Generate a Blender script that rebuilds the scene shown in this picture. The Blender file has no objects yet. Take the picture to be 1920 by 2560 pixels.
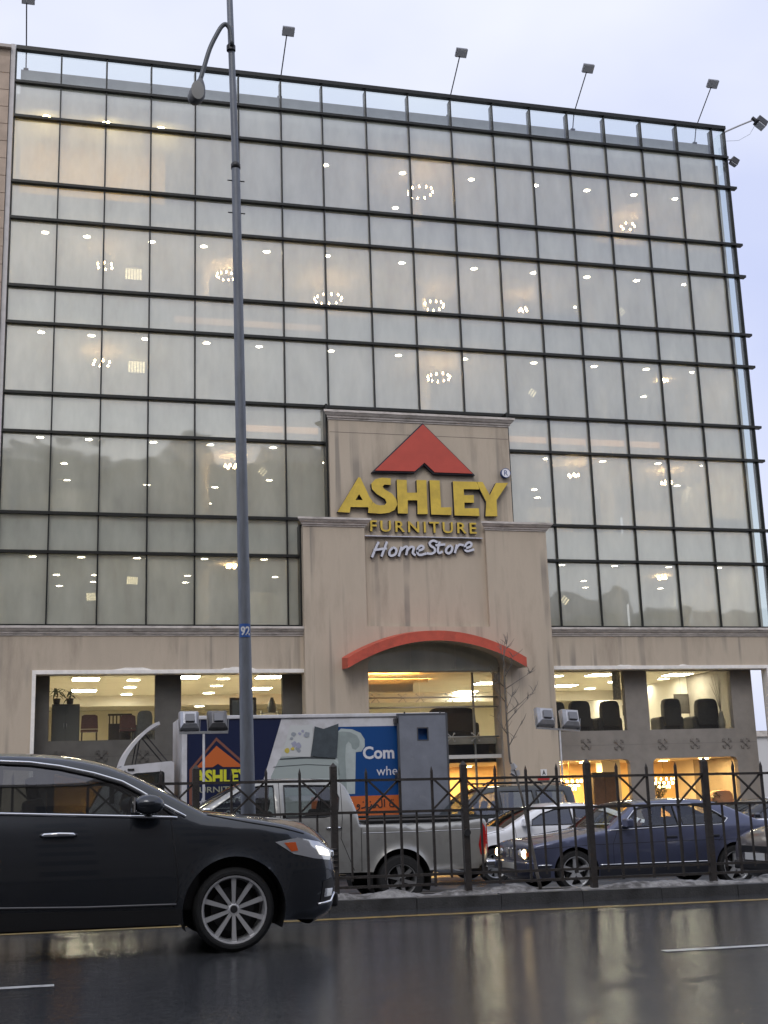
import bpy, bmesh, math, random
import numpy as np
from mathutils import Vector, Matrix
from mathutils.geometry import delaunay_2d_cdt

random.seed(7)
scn = bpy.context.scene
COL = scn.collection
PI = math.pi
R = math.radians

# ------------------------------------------------------------------ camera
cam_d = bpy.data.cameras.new('camera')
cam = bpy.data.objects.new('camera', cam_d)
COL.objects.link(cam)
cam_d.sensor_fit = 'VERTICAL'
cam_d.sensor_height = 24.0
cam_d.lens = 24.0 * 1.226
cam_d.clip_start = 0.1
cam_d.clip_end = 4000
cR = Vector((0.96752946, -0.25076819, -0.03165539))
cU = Vector((-0.02603417, -0.2234448, 0.97436884))
cW = Vector((0.25141395, 0.94190644, 0.22271797))
m = Matrix((cR, cU, -cW)).transposed().to_4x4()
m.translation = Vector((0, 0, 1.17))
cam.matrix_world = m
scn.camera = cam

# ------------------------------------------------------------------ sky, sun, exposure
w = bpy.data.worlds.new('World')
scn.world = w
w.use_nodes = True
nt = w.node_tree
nt.nodes.clear()
out = nt.nodes.new('ShaderNodeOutputWorld')
sky = nt.nodes.new('ShaderNodeTexSky')
sky.sky_type = 'NISHITA'
sky.sun_disc = False
sky.sun_elevation = R(38)
sky.sun_rotation = R(200)
sky.dust_density = 6
sky.air_density = 1.0
b1 = nt.nodes.new('ShaderNodeBackground')
b1.inputs[1].default_value = 0.11
nt.links.new(sky.outputs[0], b1.inputs[0])
tc = nt.nodes.new('ShaderNodeTexCoord')
mp = nt.nodes.new('ShaderNodeMapping')
mp.inputs['Location'].default_value = (0.35, 0.2, 0.1)
mp.inputs['Scale'].default_value = (1.3, 1.3, 2.2)
nz = nt.nodes.new('ShaderNodeTexNoise')
nz.inputs['Scale'].default_value = 1.25
nz.inputs['Detail'].default_value = 5
nz.inputs['Roughness'].default_value = 0.45
rp = nt.nodes.new('ShaderNodeValToRGB')
rp.color_ramp.elements[0].position = 0.34
rp.color_ramp.elements[0].color = (0.52, 0.58, 0.86, 1)
rp.color_ramp.elements[1].position = 0.68
rp.color_ramp.elements[1].color = (0.97, 0.98, 1.0, 1)
b2 = nt.nodes.new('ShaderNodeBackground')
b2.inputs[1].default_value = 1.22
mx = nt.nodes.new('ShaderNodeMixShader')
mx.inputs[0].default_value = 0.86
nt.links.new(tc.outputs['Generated'], mp.inputs[0])
nt.links.new(mp.outputs[0], nz.inputs['Vector'])
nt.links.new(nz.outputs['Fac'], rp.inputs[0])
nt.links.new(rp.outputs[0], b2.inputs[0])
nt.links.new(b1.outputs[0], mx.inputs[1])
nt.links.new(b2.outputs[0], mx.inputs[2])
nt.links.new(mx.outputs[0], out.inputs[0])

sun_d = bpy.data.lights.new('sun', 'SUN')
sun_d.energy = 0.8
sun_d.angle = R(25)
sun_d.color = (1.0, 0.97, 0.93)
sun = bpy.data.objects.new('sun', sun_d)
COL.objects.link(sun)
sun.rotation_euler = (R(48), 0, R(-20))

vs = scn.view_settings
vs.view_transform = 'Standard'
vs.look = 'None'
vs.exposure = 0.0
vs.gamma = 1
vs.use_curve_mapping = False
scn.cycles.use_denoising = True
scn.cycles.max_bounces = 8
scn.cycles.transparent_max_bounces = 16
scn.cycles.caustics_reflective = False
scn.cycles.caustics_refractive = False
scn.cycles.sample_clamp_indirect = 6

# ------------------------------------------------------------------ helpers
ORG = {}

def _org(o):
    return ORG.get(o.name, Vector((0, 0, 0))) if o is not None else Vector((0, 0, 0))

def tag(o, label, cat=None, group=None, kind=None):
    o['label'] = label
    if cat: o['category'] = cat
    if group: o['group'] = group
    if kind: o['kind'] = kind
    return o

def thing(name, label, cat, loc=(0, 0, 0), rot=(0, 0, 0), group=None, local=False):
    o = bpy.data.objects.new(name, None)
    COL.objects.link(o)
    o.empty_display_size = 0.2
    o.location = loc
    o.rotation_euler = rot
    ORG[o.name] = Vector((0, 0, 0)) if local else Vector(loc)
    return tag(o, label, cat, group)

def holder(name, parent, loc=(0, 0, 0)):
    o = bpy.data.objects.new(name, None)
    COL.objects.link(o)
    o.empty_display_size = 0.1
    o.parent = parent
    o.location = loc
    ORG[o.name] = Vector((0, 0, 0))
    return o

def copy_tree(o, parent=None):
    c = o.copy()
    COL.objects.link(c)
    c.parent = parent
    ORG[c.name] = _org(o)
    for ch in list(o.children):
        copy_tree(ch, c)
    return c

def pts_in_poly(P, poly):
    P = np.asarray(P, float)
    poly = np.asarray(poly, float)
    x, y = P[:, 0], P[:, 1]
    inside = np.zeros(len(P), bool)
    n = len(poly)
    j = n - 1
    for i in range(n):
        xi, yi = poly[i]
        xj, yj = poly[j]
        c = ((yi > y) != (yj > y)) & (x < (xj - xi) * (y - yi) / (yj - yi + 1e-12) + xi)
        inside ^= c
        j = i
    return inside

def tri2d(outer, holes=(), extra=(), clear=0.007):
    V = []
    E = []
    for loop in [outer] + list(holes):
        n0 = len(V)
        V += [Vector((float(a), float(b))) for a, b in loop]
        n = len(loop)
        E += [(n0 + k, n0 + (k + 1) % n) for k in range(n)]
    if len(extra):
        # keep loose points clear of the outline so that no slivers arise
        ex = np.array(extra, float)
        keep = np.ones(len(ex), bool)
        for (i, j) in E:
            a = np.array(V[i]); d = np.array(V[j]) - a
            t = np.clip(((ex - a) @ d) / (d @ d + 1e-12), 0, 1)
            q = a + t[:, None] * d
            keep &= np.hypot(ex[:, 0] - q[:, 0], ex[:, 1] - q[:, 1]) > clear
        V += [Vector((float(a), float(b))) for a, b in ex[keep]]
    res = delaunay_2d_cdt(V, E, [], 0, 1e-6)
    vv = [(p[0], p[1]) for p in res[0]]
    tris = []
    for f in res[2]:
        if len(f) == 3:
            (ax, ay), (bx_, by_), (cx_, cy_) = (vv[q] for q in f)
            ar = abs((bx_ - ax) * (cy_ - ay) - (cx_ - ax) * (by_ - ay))
            ed = max((bx_ - ax) ** 2 + (by_ - ay) ** 2, (cx_ - ax) ** 2 + (cy_ - ay) ** 2, (bx_ - cx_) ** 2 + (by_ - cy_) ** 2)
            if ar > 2e-4 * ed:
                tris.append(tuple(f))
    if not tris:
        return vv, []
    cen = np.array([[(vv[a][0] + vv[b][0] + vv[c][0]) / 3, (vv[a][1] + vv[b][1] + vv[c][1]) / 3] for a, b, c in tris])
    ok = pts_in_poly(cen, outer)
    for h in holes:
        ok &= ~pts_in_poly(cen, h)
    return vv, [t for t, k in zip(tris, ok) if k]

class MB:
    def __init__(self):
        self.v = []
        self.f = []
        self.mi = []
        self.cur = 0

    def quad(self, *idx):
        self.f.append(tuple(idx))
        self.mi.append(self.cur)

    def add(self, vs, fs):
        n = len(self.v)
        self.v += [tuple(p) for p in vs]
        for f in fs:
            self.f.append(tuple(n + k for k in f))
            self.mi.append(self.cur)
        return self

    def box(self, x0, x1, y0, y1, z0, z1):
        return self.add([(x0, y0, z0), (x1, y0, z0), (x1, y1, z0), (x0, y1, z0), (x0, y0, z1), (x1, y0, z1), (x1, y1, z1), (x0, y1, z1)],
                        [(0, 3, 2, 1), (4, 5, 6, 7), (0, 1, 5, 4), (1, 2, 6, 5), (2, 3, 7, 6), (3, 0, 4, 7)])

    def obox(self, c, h, rot=None):
        M = rot if rot is not None else Matrix.Identity(3)
        c = Vector(c)
        vs = []
        for sz in (-1, 1):
            for sx, sy in ((-1, -1), (1, -1), (1, 1), (-1, 1)):
                vs.append(c + M @ Vector((sx * h[0], sy * h[1], sz * h[2])))
        return self.add(vs, [(0, 3, 2, 1), (4, 5, 6, 7), (0, 1, 5, 4), (1, 2, 6, 5), (2, 3, 7, 6), (3, 0, 4, 7)])

    def bar(self, a, b, wx, wy, up=(0, 0, 1)):
        a = Vector(a)
        b = Vector(b)
        d = (b - a)
        L = d.length
        d.normalize()
        upv = Vector(up)
        if abs(d.dot(upv)) > 0.98:
            upv = Vector((0, 1, 0))
        s = d.cross(upv).normalized()
        t = s.cross(d)
        M = Matrix((s, t, d)).transposed()
        return self.obox((a + b) / 2, (wx / 2, wy / 2, L / 2), M)

    def tube(self, pts, r, n=8, caps=True, squash=1.0):
        pts = [Vector(p) for p in pts]
        rs = r if isinstance(r, (list, tuple)) else [r] * len(pts)
        rings = []
        ref = None
        n0 = len(self.v)
        for k, p in enumerate(pts):
            if k == 0: d = pts[1] - p
            elif k == len(pts) - 1: d = p - pts[k - 1]
            else: d = pts[k + 1] - pts[k - 1]
            d.normalize()
            if ref is None:
                ref = Vector((0, 0, 1)) if abs(d.z) < 0.9 else Vector((0, 1, 0))
            s = d.cross(ref).normalized()
            t = s.cross(d).normalized()
            ref = t
            for j in range(n):
                a = 2 * PI * j / n
                self.v.append(tuple(p + s * (math.cos(a) * rs[k]) + t * (math.sin(a) * rs[k] * squash)))
        for k in range(len(pts) - 1):
            for j in range(n):
                a = n0 + k * n + j
                b = n0 + k * n + (j + 1) % n
                self.quad(a, b, b + n, a + n)
        if caps:
            self.quad(*[n0 + j for j in reversed(range(n))])
            e = n0 + (len(pts) - 1) * n
            self.quad(*[e + j for j in range(n)])
        return self

    def lathe(self, prof, c=(0, 0, 0), axis=(0, 0, 1), n=24, close=False):
        c = Vector(c)
        ax = Vector(axis).normalized()
        ref = Vector((1, 0, 0)) if abs(ax.x) < 0.9 else Vector((0, 0, 1))
        s = ax.cross(ref).normalized()
        t = ax.cross(s)
        n0 = len(self.v)
        for (r, h) in prof:
            for j in range(n):
                a = 2 * PI * j / n
                self.v.append(tuple(c + ax * h + s * (r * math.cos(a)) + t * (r * math.sin(a))))
        m_ = len(prof)
        rng = m_ if close else m_ - 1
        for k in range(rng):
            k2 = (k + 1) % m_
            for j in range(n):
                a = n0 + k * n + j
                b = n0 + k * n + (j + 1) % n
                c_ = n0 + k2 * n + (j + 1) % n
                d = n0 + k2 * n + j
                self.quad(a, b, c_, d)
        return self

    def prism(self, outer, d0, d1, fn, holes=(), extra=()):
        vv, tr = tri2d(outer, holes, extra)
        n = len(self.v)
        N = len(vv)
        self.v += [tuple(fn(a, b, d0)) for a, b in vv] + [tuple(fn(a, b, d1)) for a, b in vv]
        cnt = {}
        for t in tr:
            for k in range(3):
                e = (t[k], t[(k + 1) % 3])
                cnt[e] = 1
        for a, b, c in tr:
            self.quad(n + a, n + b, n + c)
            self.quad(n + N + c, n + N + b, n + N + a)
        for (a, b) in cnt:
            if (b, a) not in cnt:
                self.quad(n + b, n + a, n + N + a, n + N + b)
        return self

    def mesh(self, name, mats, smooth=False, off=Vector((0, 0, 0))):
        me = bpy.data.meshes.new(name)
        vv = [(p[0] - off.x, p[1] - off.y, p[2] - off.z) for p in self.v]
        me.from_pydata(vv, [], self.f)
        mats = mats if isinstance(mats, (list, tuple)) else [mats]
        for m_ in mats:
            me.materials.append(m_)
        if len(mats) > 1:
            me.polygons.foreach_set('material_index', self.mi)
        if smooth:
            me.polygons.foreach_set('use_smooth', [True] * len(me.polygons))
        me.update()
        return me

    def build(self, name, mats, parent=None, smooth=False, bevel=0, fixn=True, sharp=None):
        off = _org(parent)
        if parent is None:
            a = np.array(self.v)
            off = Vector(((a[:, 0].min() + a[:, 0].max()) / 2, (a[:, 1].min() + a[:, 1].max()) / 2, a[:, 2].min()))
        me = self.mesh(name, mats, smooth, off)
        if fixn or bevel:
            bm = bmesh.new()
            bm.from_mesh(me)
            if bevel:
                bmesh.ops.remove_doubles(bm, verts=bm.verts, dist=1e-5)
            bmesh.ops.recalc_face_normals(bm, faces=bm.faces)
            if bevel:
                es = [e for e in bm.edges if len(e.link_faces) == 2 and e.calc_face_angle(0) > 0.5]
                bmesh.ops.bevel(bm, geom=es, offset=bevel, segments=2, profile=0.5, affect='EDGES', clamp_overlap=True)
            bm.to_mesh(me)
            bm.free()
        if sharp:
            me.set_sharp_from_angle(angle=R(sharp))
        o = bpy.data.objects.new(name, me)
        COL.objects.link(o)
        if parent is not None:
            o.parent = parent
            ORG[o.name] = off
        else:
            o.location = off
            ORG[o.name] = off
        return o

def share(src, parent, loc, rot=(0, 0, 0), scale=None, name=None):
    o = bpy.data.objects.new(name or src.name.split('.')[0], src.data if hasattr(src, 'data') else src)
    COL.objects.link(o)
    o.parent = parent
    o.location = Vector(loc) - (_org(parent) if parent else Vector((0, 0, 0)))
    o.rotation_euler = rot
    if scale: o.scale = scale
    return o

XZ = lambda a, b, d: (a, d, b)          # facade plane: u = X, v = Z, depth = Y

def catmull(pts, n=6, closed=False):
    P = [Vector((p[0], p[1])) if len(p) == 2 else Vector(p) for p in pts]
    o = []
    N = len(P)
    rng = N if closed else N - 1
    for k in range(rng):
        p1 = P[k]
        p2 = P[(k + 1) % N]
        p0 = P[(k - 1) % N] if (closed or k > 0) else p1 + (p1 - p2)
        p3 = P[(k + 2) % N] if (closed or k + 2 < N) else p2 + (p2 - p1)
        for j in range(n):
            t = j / n
            o.append(0.5 * ((2 * p1) + (p2 - p0) * t + (2 * p0 - 5 * p1 + 4 * p2 - p3) * t * t + (3 * p1 - p0 - 3 * p2 + p3) * t ** 3))
    if not closed: o.append(P[-1])
    return [tuple(p) for p in o]

def ribbon(pts, wd):
    """stroke outline polygon of a 2d polyline"""
    P = [Vector(p) for p in pts]
    L, Rr = [], []
    for k, p in enumerate(P):
        d = (P[min(k + 1, len(P) - 1)] - P[max(k - 1, 0)])
        d.normalize()
        nrm = Vector((-d.y, d.x))
        L.append(p + nrm * wd / 2)
        Rr.append(p - nrm * wd / 2)
    return L, Rr

def stroke(mb, pts, wd, d0, d1, fn, smooth_n=4):
    if len(pts) > 2: pts = catmull(pts, smooth_n)
    P = [Vector(p) for p in pts]
    if (P[0] - P[-1]).length > 1e-4:
        a = (P[0] - P[1]).normalized() * wd * 0.35
        b = (P[-1] - P[-2]).normalized() * wd * 0.35
        P = [P[0] + a] + P + [P[-1] + b]
    L, Q = ribbon(P, wd)
    n = len(P)
    vs = [fn(p.x, p.y, d0) for p in L] + [fn(p.x, p.y, d0) for p in Q] + [fn(p.x, p.y, d1) for p in L] + [fn(p.x, p.y, d1) for p in Q]
    fs = []
    for k in range(n - 1):
        fs += [(k, k + 1, n + k + 1, n + k), (2 * n + k, 3 * n + k, 3 * n + k + 1, 2 * n + k + 1),
               (k, 2 * n + k, 2 * n + k + 1, k + 1), (n + k, n + k + 1, 3 * n + k + 1, 3 * n + k)]
    fs += [(0, n, 3 * n, 2 * n), (n - 1, 3 * n - 1, 4 * n - 1, 2 * n - 1)]
    mb.add(vs, fs)

def text_verts(body, size=1.0, extrude=0.0, offset=0.0, shear=0.0, space=1.0):
    cu = bpy.data.curves.new('tmp_text', 'FONT')
    cu.body = body
    cu.size = size
    cu.extrude = extrude
    cu.offset = offset
    cu.shear = shear
    cu.space_character = space
    cu.resolution_u = 3
    o = bpy.data.objects.new('tmp_text', cu)
    COL.objects.link(o)
    dg = bpy.context.evaluated_depsgraph_get()
    dg.update()
    me = bpy.data.meshes.new_from_object(o.evaluated_get(dg))
    vs = [tuple(v.co) for v in me.vertices]
    fs = [tuple(p.vertices) for p in me.polygons]
    bpy.data.objects.remove(o)
    bpy.data.curves.remove(cu)
    bpy.data.meshes.remove(me)
    return vs, fs

def fit_text(mb, body, u0, u1, v0, v1, depth, back, fn, offset=0.0, shear=0.0, space=1.0, keep=False):
    """letters stretched into the rectangle u0..u1, v0..v1; front face at depth, back at back"""
    vs, fs = text_verts(body, 1.0, 0.5, offset, shear, space)
    if not vs: return mb
    a = np.array(vs)
    lo, hi = a.min(0), a.max(0)
    k = (v1 - v0) / (hi[1] - lo[1]) if keep else None
    o = []
    for x, y, z in vs:
        uu = u0 + (x - lo[0]) / (hi[0] - lo[0]) * (u1 - u0)
        vv = v0 + (y - lo[1]) / (hi[1] - lo[1]) * (v1 - v0)
        o.append(fn(uu, vv, depth if z > 0 else back))
    mb.add(o, fs)
    return mb

# ------------------------------------------------------------------ materials
MATS = {}

def P(name, col, rough=0.5, metal=0.0, ns=0.0, na=0.12, bump=0.0, bs=60.0, coat=0.0, emit=None, es=0.0, spec=0.5, stretch=None, dirt=None, ds=1.0, dmin=0.45, dmax=0.75, rvar=0.0, drip=None):
    if name in MATS: return MATS[name]
    m_ = bpy.data.materials.new(name)
    m_.use_nodes = True
    t = m_.node_tree
    N = t.nodes
    b = N['Principled BSDF']
    c4 = (col[0], col[1], col[2], 1)
    b.inputs['Base Color'].default_value = c4
    b.inputs['Roughness'].default_value = rough
    b.inputs['Metallic'].default_value = metal
    b.inputs['Specular IOR Level'].default_value = spec
    if coat:
        b.inputs['Coat Weight'].default_value = coat
        b.inputs['Coat Roughness'].default_value = 0.04
    if emit:
        b.inputs['Emission Color'].default_value = (*emit, 1)
        b.inputs['Emission Strength'].default_value = es
    if ns or dirt or bump or rvar:
        tcn = N.new('ShaderNodeTexCoord')
        vec = tcn.outputs['Object']
        if stretch:
            mpn = N.new('ShaderNodeMapping')
            mpn.inputs['Scale'].default_value = stretch
            t.links.new(vec, mpn.inputs[0])
            svec = mpn.outputs[0]
        else:
            svec = vec
        last = None
        if ns:
            n1 = N.new('ShaderNodeTexNoise')
            n1.inputs['Scale'].default_value = ns
            n1.inputs['Detail'].default_value = 6
            n1.inputs['Roughness'].default_value = 0.6
            t.links.new(svec, n1.inputs['Vector'])
            mr = N.new('ShaderNodeMapRange')
            mr.inputs[1].default_value = 0.3
            mr.inputs[2].default_value = 0.7
            mr.inputs[3].default_value = 1 - na
            mr.inputs[4].default_value = 1 + na
            t.links.new(n1.outputs['Fac'], mr.inputs[0])
            mixn = N.new('ShaderNodeMix')
            mixn.data_type = 'RGBA'
            mixn.blend_type = 'MULTIPLY'
            mixn.inputs[0].default_value = 1
            mixn.inputs[6].default_value = c4
            t.links.new(mr.outputs[0], mixn.inputs[7])
            last = mixn.outputs[2]
        if dirt:
            n2 = N.new('ShaderNodeTexNoise')
            n2.inputs['Scale'].default_value = ds
            n2.inputs['Detail'].default_value = 7
            n2.inputs['Roughness'].default_value = 0.62
            t.links.new(svec, n2.inputs['Vector'])
            mr2 = N.new('ShaderNodeMapRange')
            mr2.inputs[1].default_value = dmin
            mr2.inputs[2].default_value = dmax
            t.links.new(n2.outputs['Fac'], mr2.inputs[0])
            mix2 = N.new('ShaderNodeMix')
            mix2.data_type = 'RGBA'
            t.links.new(mr2.outputs[0], mix2.inputs[0])
            if last is not None: t.links.new(last, mix2.inputs[6])
            else: mix2.inputs[6].default_value = c4
            mix2.inputs[7].default_value = (*dirt, 1)
            last = mix2.outputs[2]
        if drip:
            mp3 = N.new('ShaderNodeMapping')
            mp3.inputs['Scale'].default_value = (3.2, 3.2, 0.10)
            t.links.new(vec, mp3.inputs[0])
            n5 = N.new('ShaderNodeTexNoise')
            n5.inputs['Scale'].default_value = 1.0
            n5.inputs['Detail'].default_value = 4
            t.links.new(mp3.outputs[0], n5.inputs['Vector'])
            n6 = N.new('ShaderNodeTexNoise')
            n6.inputs['Scale'].default_value = 0.5
            t.links.new(vec, n6.inputs['Vector'])
            mr5 = N.new('ShaderNodeMapRange')
            mr5.inputs[1].default_value = 0.54
            mr5.inputs[2].default_value = 0.64
            mr5.inputs[4].default_value = 0.75
            t.links.new(n5.outputs['Fac'], mr5.inputs[0])
            mr6 = N.new('ShaderNodeMapRange')
            mr6.inputs[1].default_value = 0.42
            mr6.inputs[2].default_value = 0.6
            t.links.new(n6.outputs['Fac'], mr6.inputs[0])
            ml = N.new('ShaderNodeMath')
            ml.operation = 'MULTIPLY'
            t.links.new(mr5.outputs[0], ml.inputs[0])
            t.links.new(mr6.outputs[0], ml.inputs[1])
            mix3 = N.new('ShaderNodeMix')
            mix3.data_type = 'RGBA'
            t.links.new(ml.outputs[0], mix3.inputs[0])
            if last is not None: t.links.new(last, mix3.inputs[6])
            else: mix3.inputs[6].default_value = c4
            mix3.inputs[7].default_value = (*drip, 1)
            last = mix3.outputs[2]
        if last is not None:
            t.links.new(last, b.inputs['Base Color'])
        if rvar:
            n4 = N.new('ShaderNodeTexNoise')
            n4.inputs['Scale'].default_value = ds * 2 if dirt else 3.0
            n4.inputs['Detail'].default_value = 5
            t.links.new(vec, n4.inputs['Vector'])
            mr4 = N.new('ShaderNodeMapRange')
            mr4.inputs[1].default_value = 0.35
            mr4.inputs[2].default_value = 0.65
            mr4.inputs[3].default_value = max(0.02, rough - rvar)
            mr4.inputs[4].default_value = rough + rvar
            t.links.new(n4.outputs['Fac'], mr4.inputs[0])
            t.links.new(mr4.outputs[0], b.inputs['Roughness'])
        if bump:
            n3 = N.new('ShaderNodeTexNoise')
            n3.inputs['Scale'].default_value = bs
            n3.inputs['Detail'].default_value = 5
            t.links.new(vec, n3.inputs['Vector'])
            bn = N.new('ShaderNodeBump')
            bn.inputs['Strength'].default_value = bump
            bn.inputs['Distance'].default_value = 0.02
            t.links.new(n3.outputs['Fac'], bn.inputs['Height'])
            t.links.new(bn.outputs[0], b.inputs['Normal'])
    MATS[name] = m_
    return m_

def glass(name, tint, refl, rough=0.02, film=0.0, film_col=(0.5, 0.5, 0.5), fres=1.0, streak=False):
    """thin sheet glass: see-through tint, mirror reflection that grows at grazing angles, a dusty film"""
    if name in MATS: return MATS[name]
    m_ = bpy.data.materials.new(name)
    m_.use_nodes = True
    t = m_.node_tree
    N = t.nodes
    N.clear()
    o = N.new('ShaderNodeOutputMaterial')
    tr = N.new('ShaderNodeBsdfTransparent')
    tr.inputs[0].default_value = (*tint, 1)
    gl = N.new('ShaderNodeBsdfGlossy')
    gl.inputs[0].default_value = (0.95, 0.97, 1, 1)
    gl.inputs['Roughness'].default_value = rough
    if streak:
        gw = N.new('ShaderNodeNewGeometry')
        nw = N.new('ShaderNodeTexNoise')
        nw.inputs['Scale'].default_value = 0.9
        nw.inputs['Detail'].default_value = 1
        t.links.new(gw.outputs['Position'], nw.inputs['Vector'])
        bw = N.new('ShaderNodeBump')
        bw.inputs['Strength'].default_value = 0.5
        bw.inputs['Distance'].default_value = 0.02
        t.links.new(nw.outputs['Fac'], bw.inputs['Height'])
        t.links.new(bw.outputs[0], gl.inputs['Normal'])
    fr = N.new('ShaderNodeLayerWeight')
    fr.inputs['Blend'].default_value = 0.25
    mr = N.new('ShaderNodeMapRange')
    mr.inputs[3].default_value = refl
    mr.inputs[4].default_value = min(1.0, refl + 0.75 * fres)
    t.links.new(fr.outputs['Facing'], mr.inputs[0])
    # facing output: 0 looking straight on, 1 grazing; sharpen it
    pw = N.new('ShaderNodeMath')
    pw.operation = 'POWER'
    pw.inputs[1].default_value = 3.0
    t.links.new(fr.outputs['Facing'], pw.inputs[0])
    t.links.new(pw.outputs[0], mr.inputs[0])
    mx_ = N.new('ShaderNodeMixShader')
    t.links.new(mr.outputs[0], mx_.inputs[0])
    base = tr.outputs[0]
    if film:
        df = N.new('ShaderNodeBsdfDiffuse')
        df.inputs[0].default_value = (*film_col, 1)
        tl = N.new('ShaderNodeBsdfTranslucent')
        tl.inputs[0].default_value = (*film_col, 1)
        ad = N.new('ShaderNodeMixShader')
        ad.inputs[0].default_value = 0.4
        t.links.new(df.outputs[0], ad.inputs[1])
        t.links.new(tl.outputs[0], ad.inputs[2])
        m2 = N.new('ShaderNodeMixShader')
        t.links.new(tr.outputs[0], m2.inputs[1])
        t.links.new(ad.outputs[0], m2.inputs[2])
        if streak:
            tcn = N.new('ShaderNodeTexCoord')
            mpn = N.new('ShaderNodeMapping')
            mpn.inputs['Scale'].default_value = (1.6, 1.6, 0.55)
            gm = N.new('ShaderNodeNewGeometry')
            n1 = N.new('ShaderNodeTexNoise')
            n1.inputs['Scale'].default_value = 1.0
            n1.inputs['Detail'].default_value = 5
            t.links.new(gm.outputs['Position'], mpn.inputs[0])
            t.links.new(mpn.outputs[0], n1.inputs['Vector'])
            m4 = N.new('ShaderNodeMapRange')
            m4.inputs[1].default_value = 0.3
            m4.inputs[2].default_value = 0.7
            m4.inputs[3].default_value = film * 0.82
            m4.inputs[4].default_value = film * 1.18
            t.links.new(n1.outputs['Fac'], m4.inputs[0])
            t.links.new(m4.outputs[0], m2.inputs[0])
        else:
            m2.inputs[0].default_value = film
        base = m2.outputs[0]
    t.links.new(base, mx_.inputs[1])
    t.links.new(gl.outputs[0], mx_.inputs[2])
    t.links.new(mx_.outputs[0], o.inputs[0])
    MATS[name] = m_
    return m_

stone = P('beige_render', (0.50, 0.425, 0.332), 0.85, ns=0.9, na=0.09, bump=0.25, bs=40, stretch=(1.4, 1.4, 0.30), dirt=(0.34, 0.285, 0.222), ds=0.9, dmin=0.5, dmax=0.72, drip=(0.23, 0.205, 0.175))
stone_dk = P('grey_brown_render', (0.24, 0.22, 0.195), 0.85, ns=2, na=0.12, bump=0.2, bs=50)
stone_left = P('shaded_recess_render', (0.10, 0.095, 0.085), 0.8, ns=2, na=0.15, bump=0.2, bs=50)  # left recess is lit less; that shade is put into the colour
trim = P('cornice_stone', (0.56, 0.52, 0.48), 0.8, ns=3, na=0.2, bump=0.3, bs=30, stretch=(1, 1, 3), dirt=(0.27, 0.24, 0.215), ds=2.0, dmin=0.5, dmax=0.74)
white_frame = P('white_painted_frame', (0.82, 0.79, 0.74), 0.6, ns=5, na=0.1, bump=0.25, bs=18)
mullion_m = P('dark_aluminium', (0.018, 0.019, 0.018), 0.35, metal=0.4, ns=8, na=0.2)
fin_m = P('grey_aluminium', (0.16, 0.16, 0.155), 0.45, metal=0.3, ns=6, na=0.15)
plaster_in = P('interior_plaster', (0.62, 0.60, 0.55), 0.8, ns=1.2, na=0.06)
ceil_in = P('interior_ceiling', (0.72, 0.70, 0.62), 0.8, ns=1.2, na=0.05)
floor_in = P('interior_floor', (0.52, 0.46, 0.36), 0.4, ns=2, na=0.1)
slab_in = P('slab_edge_paint', (0.50, 0.50, 0.49), 0.8, ns=2, na=0.1)
cream = P('cream_wall', (0.80, 0.58, 0.30), 0.8, ns=2, na=0.06)
facade_glass = glass('facade_glass', (0.90, 0.90, 0.80), 0.20, 0.035, film=0.62, film_col=(0.79, 0.82, 0.72), streak=True, fres=0.6)
clear_glass = glass('clear_glass', (0.86, 0.92, 0.91), 0.12, 0.02, film=0.04)
shop_glass = glass('shop_glass', (0.90, 0.92, 0.88), 0.07, 0.02, film=0.02)
car_glass = glass('car_glass', (0.55, 0.60, 0.58), 0.09, 0.02)
tint_glass = glass('tinted_car_glass', (0.10, 0.11, 0.12), 0.12, 0.02)
light_w = P('lamp_white', (0.9, 0.9, 0.9), 0.5, emit=(1.0, 0.90, 0.70), es=40)
panel_w = P('ceiling_panel_light', (0.9, 0.9, 0.9), 0.5, emit=(1.0, 0.91, 0.69), es=46)
warm_w = P('warm_lamp', (0.9, 0.8, 0.6), 0.5, emit=(1.0, 0.62, 0.25), es=14)
crystal_w = P('crystal_bulb', (0.9, 0.85, 0.7), 0.4, emit=(1.0, 0.66, 0.34), es=70)
black = P('matte_black', (0.012, 0.012, 0.012), 0.6)
iron = P('rusty_black_iron', (0.036, 0.031, 0.028), 0.55, ns=14, na=0.35, bump=0.4, bs=60, dirt=(0.05, 0.035, 0.025), ds=9, dmin=0.55, dmax=0.75)
galv = P('galvanised_pole', (0.17, 0.185, 0.21), 0.5, metal=0.35, ns=5, na=0.18, bump=0.15, bs=25, stretch=(3, 3, 0.6))
grey_metal = P('grey_metal', (0.32, 0.33, 0.34), 0.4, metal=0.5, ns=6, na=0.15)
dark_metal = P('dark_metal', (0.05, 0.05, 0.052), 0.45, metal=0.5, ns=8, na=0.2)
chrome = P('chrome', (0.75, 0.76, 0.78), 0.12, metal=1.0)
silver = P('alloy_silver', (0.55, 0.56, 0.57), 0.28, metal=0.85, ns=8, na=0.12)
rubber = P('tyre_rubber', (0.014, 0.014, 0.014), 0.75, ns=20, na=0.2, bump=0.3, bs=80)
plastic = P('black_plastic', (0.016, 0.016, 0.017), 0.45)
fabric_dk = P('dark_upholstery', (0.02, 0.018, 0.017), 0.8, ns=10, na=0.2)

# ------------------------------------------------------------------ ground, roads, median
def zn(x): return -0.01 * x
def zo(x, y): return -0.22 - 0.01 * x - 0.02 * (y - 18.4)

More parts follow.
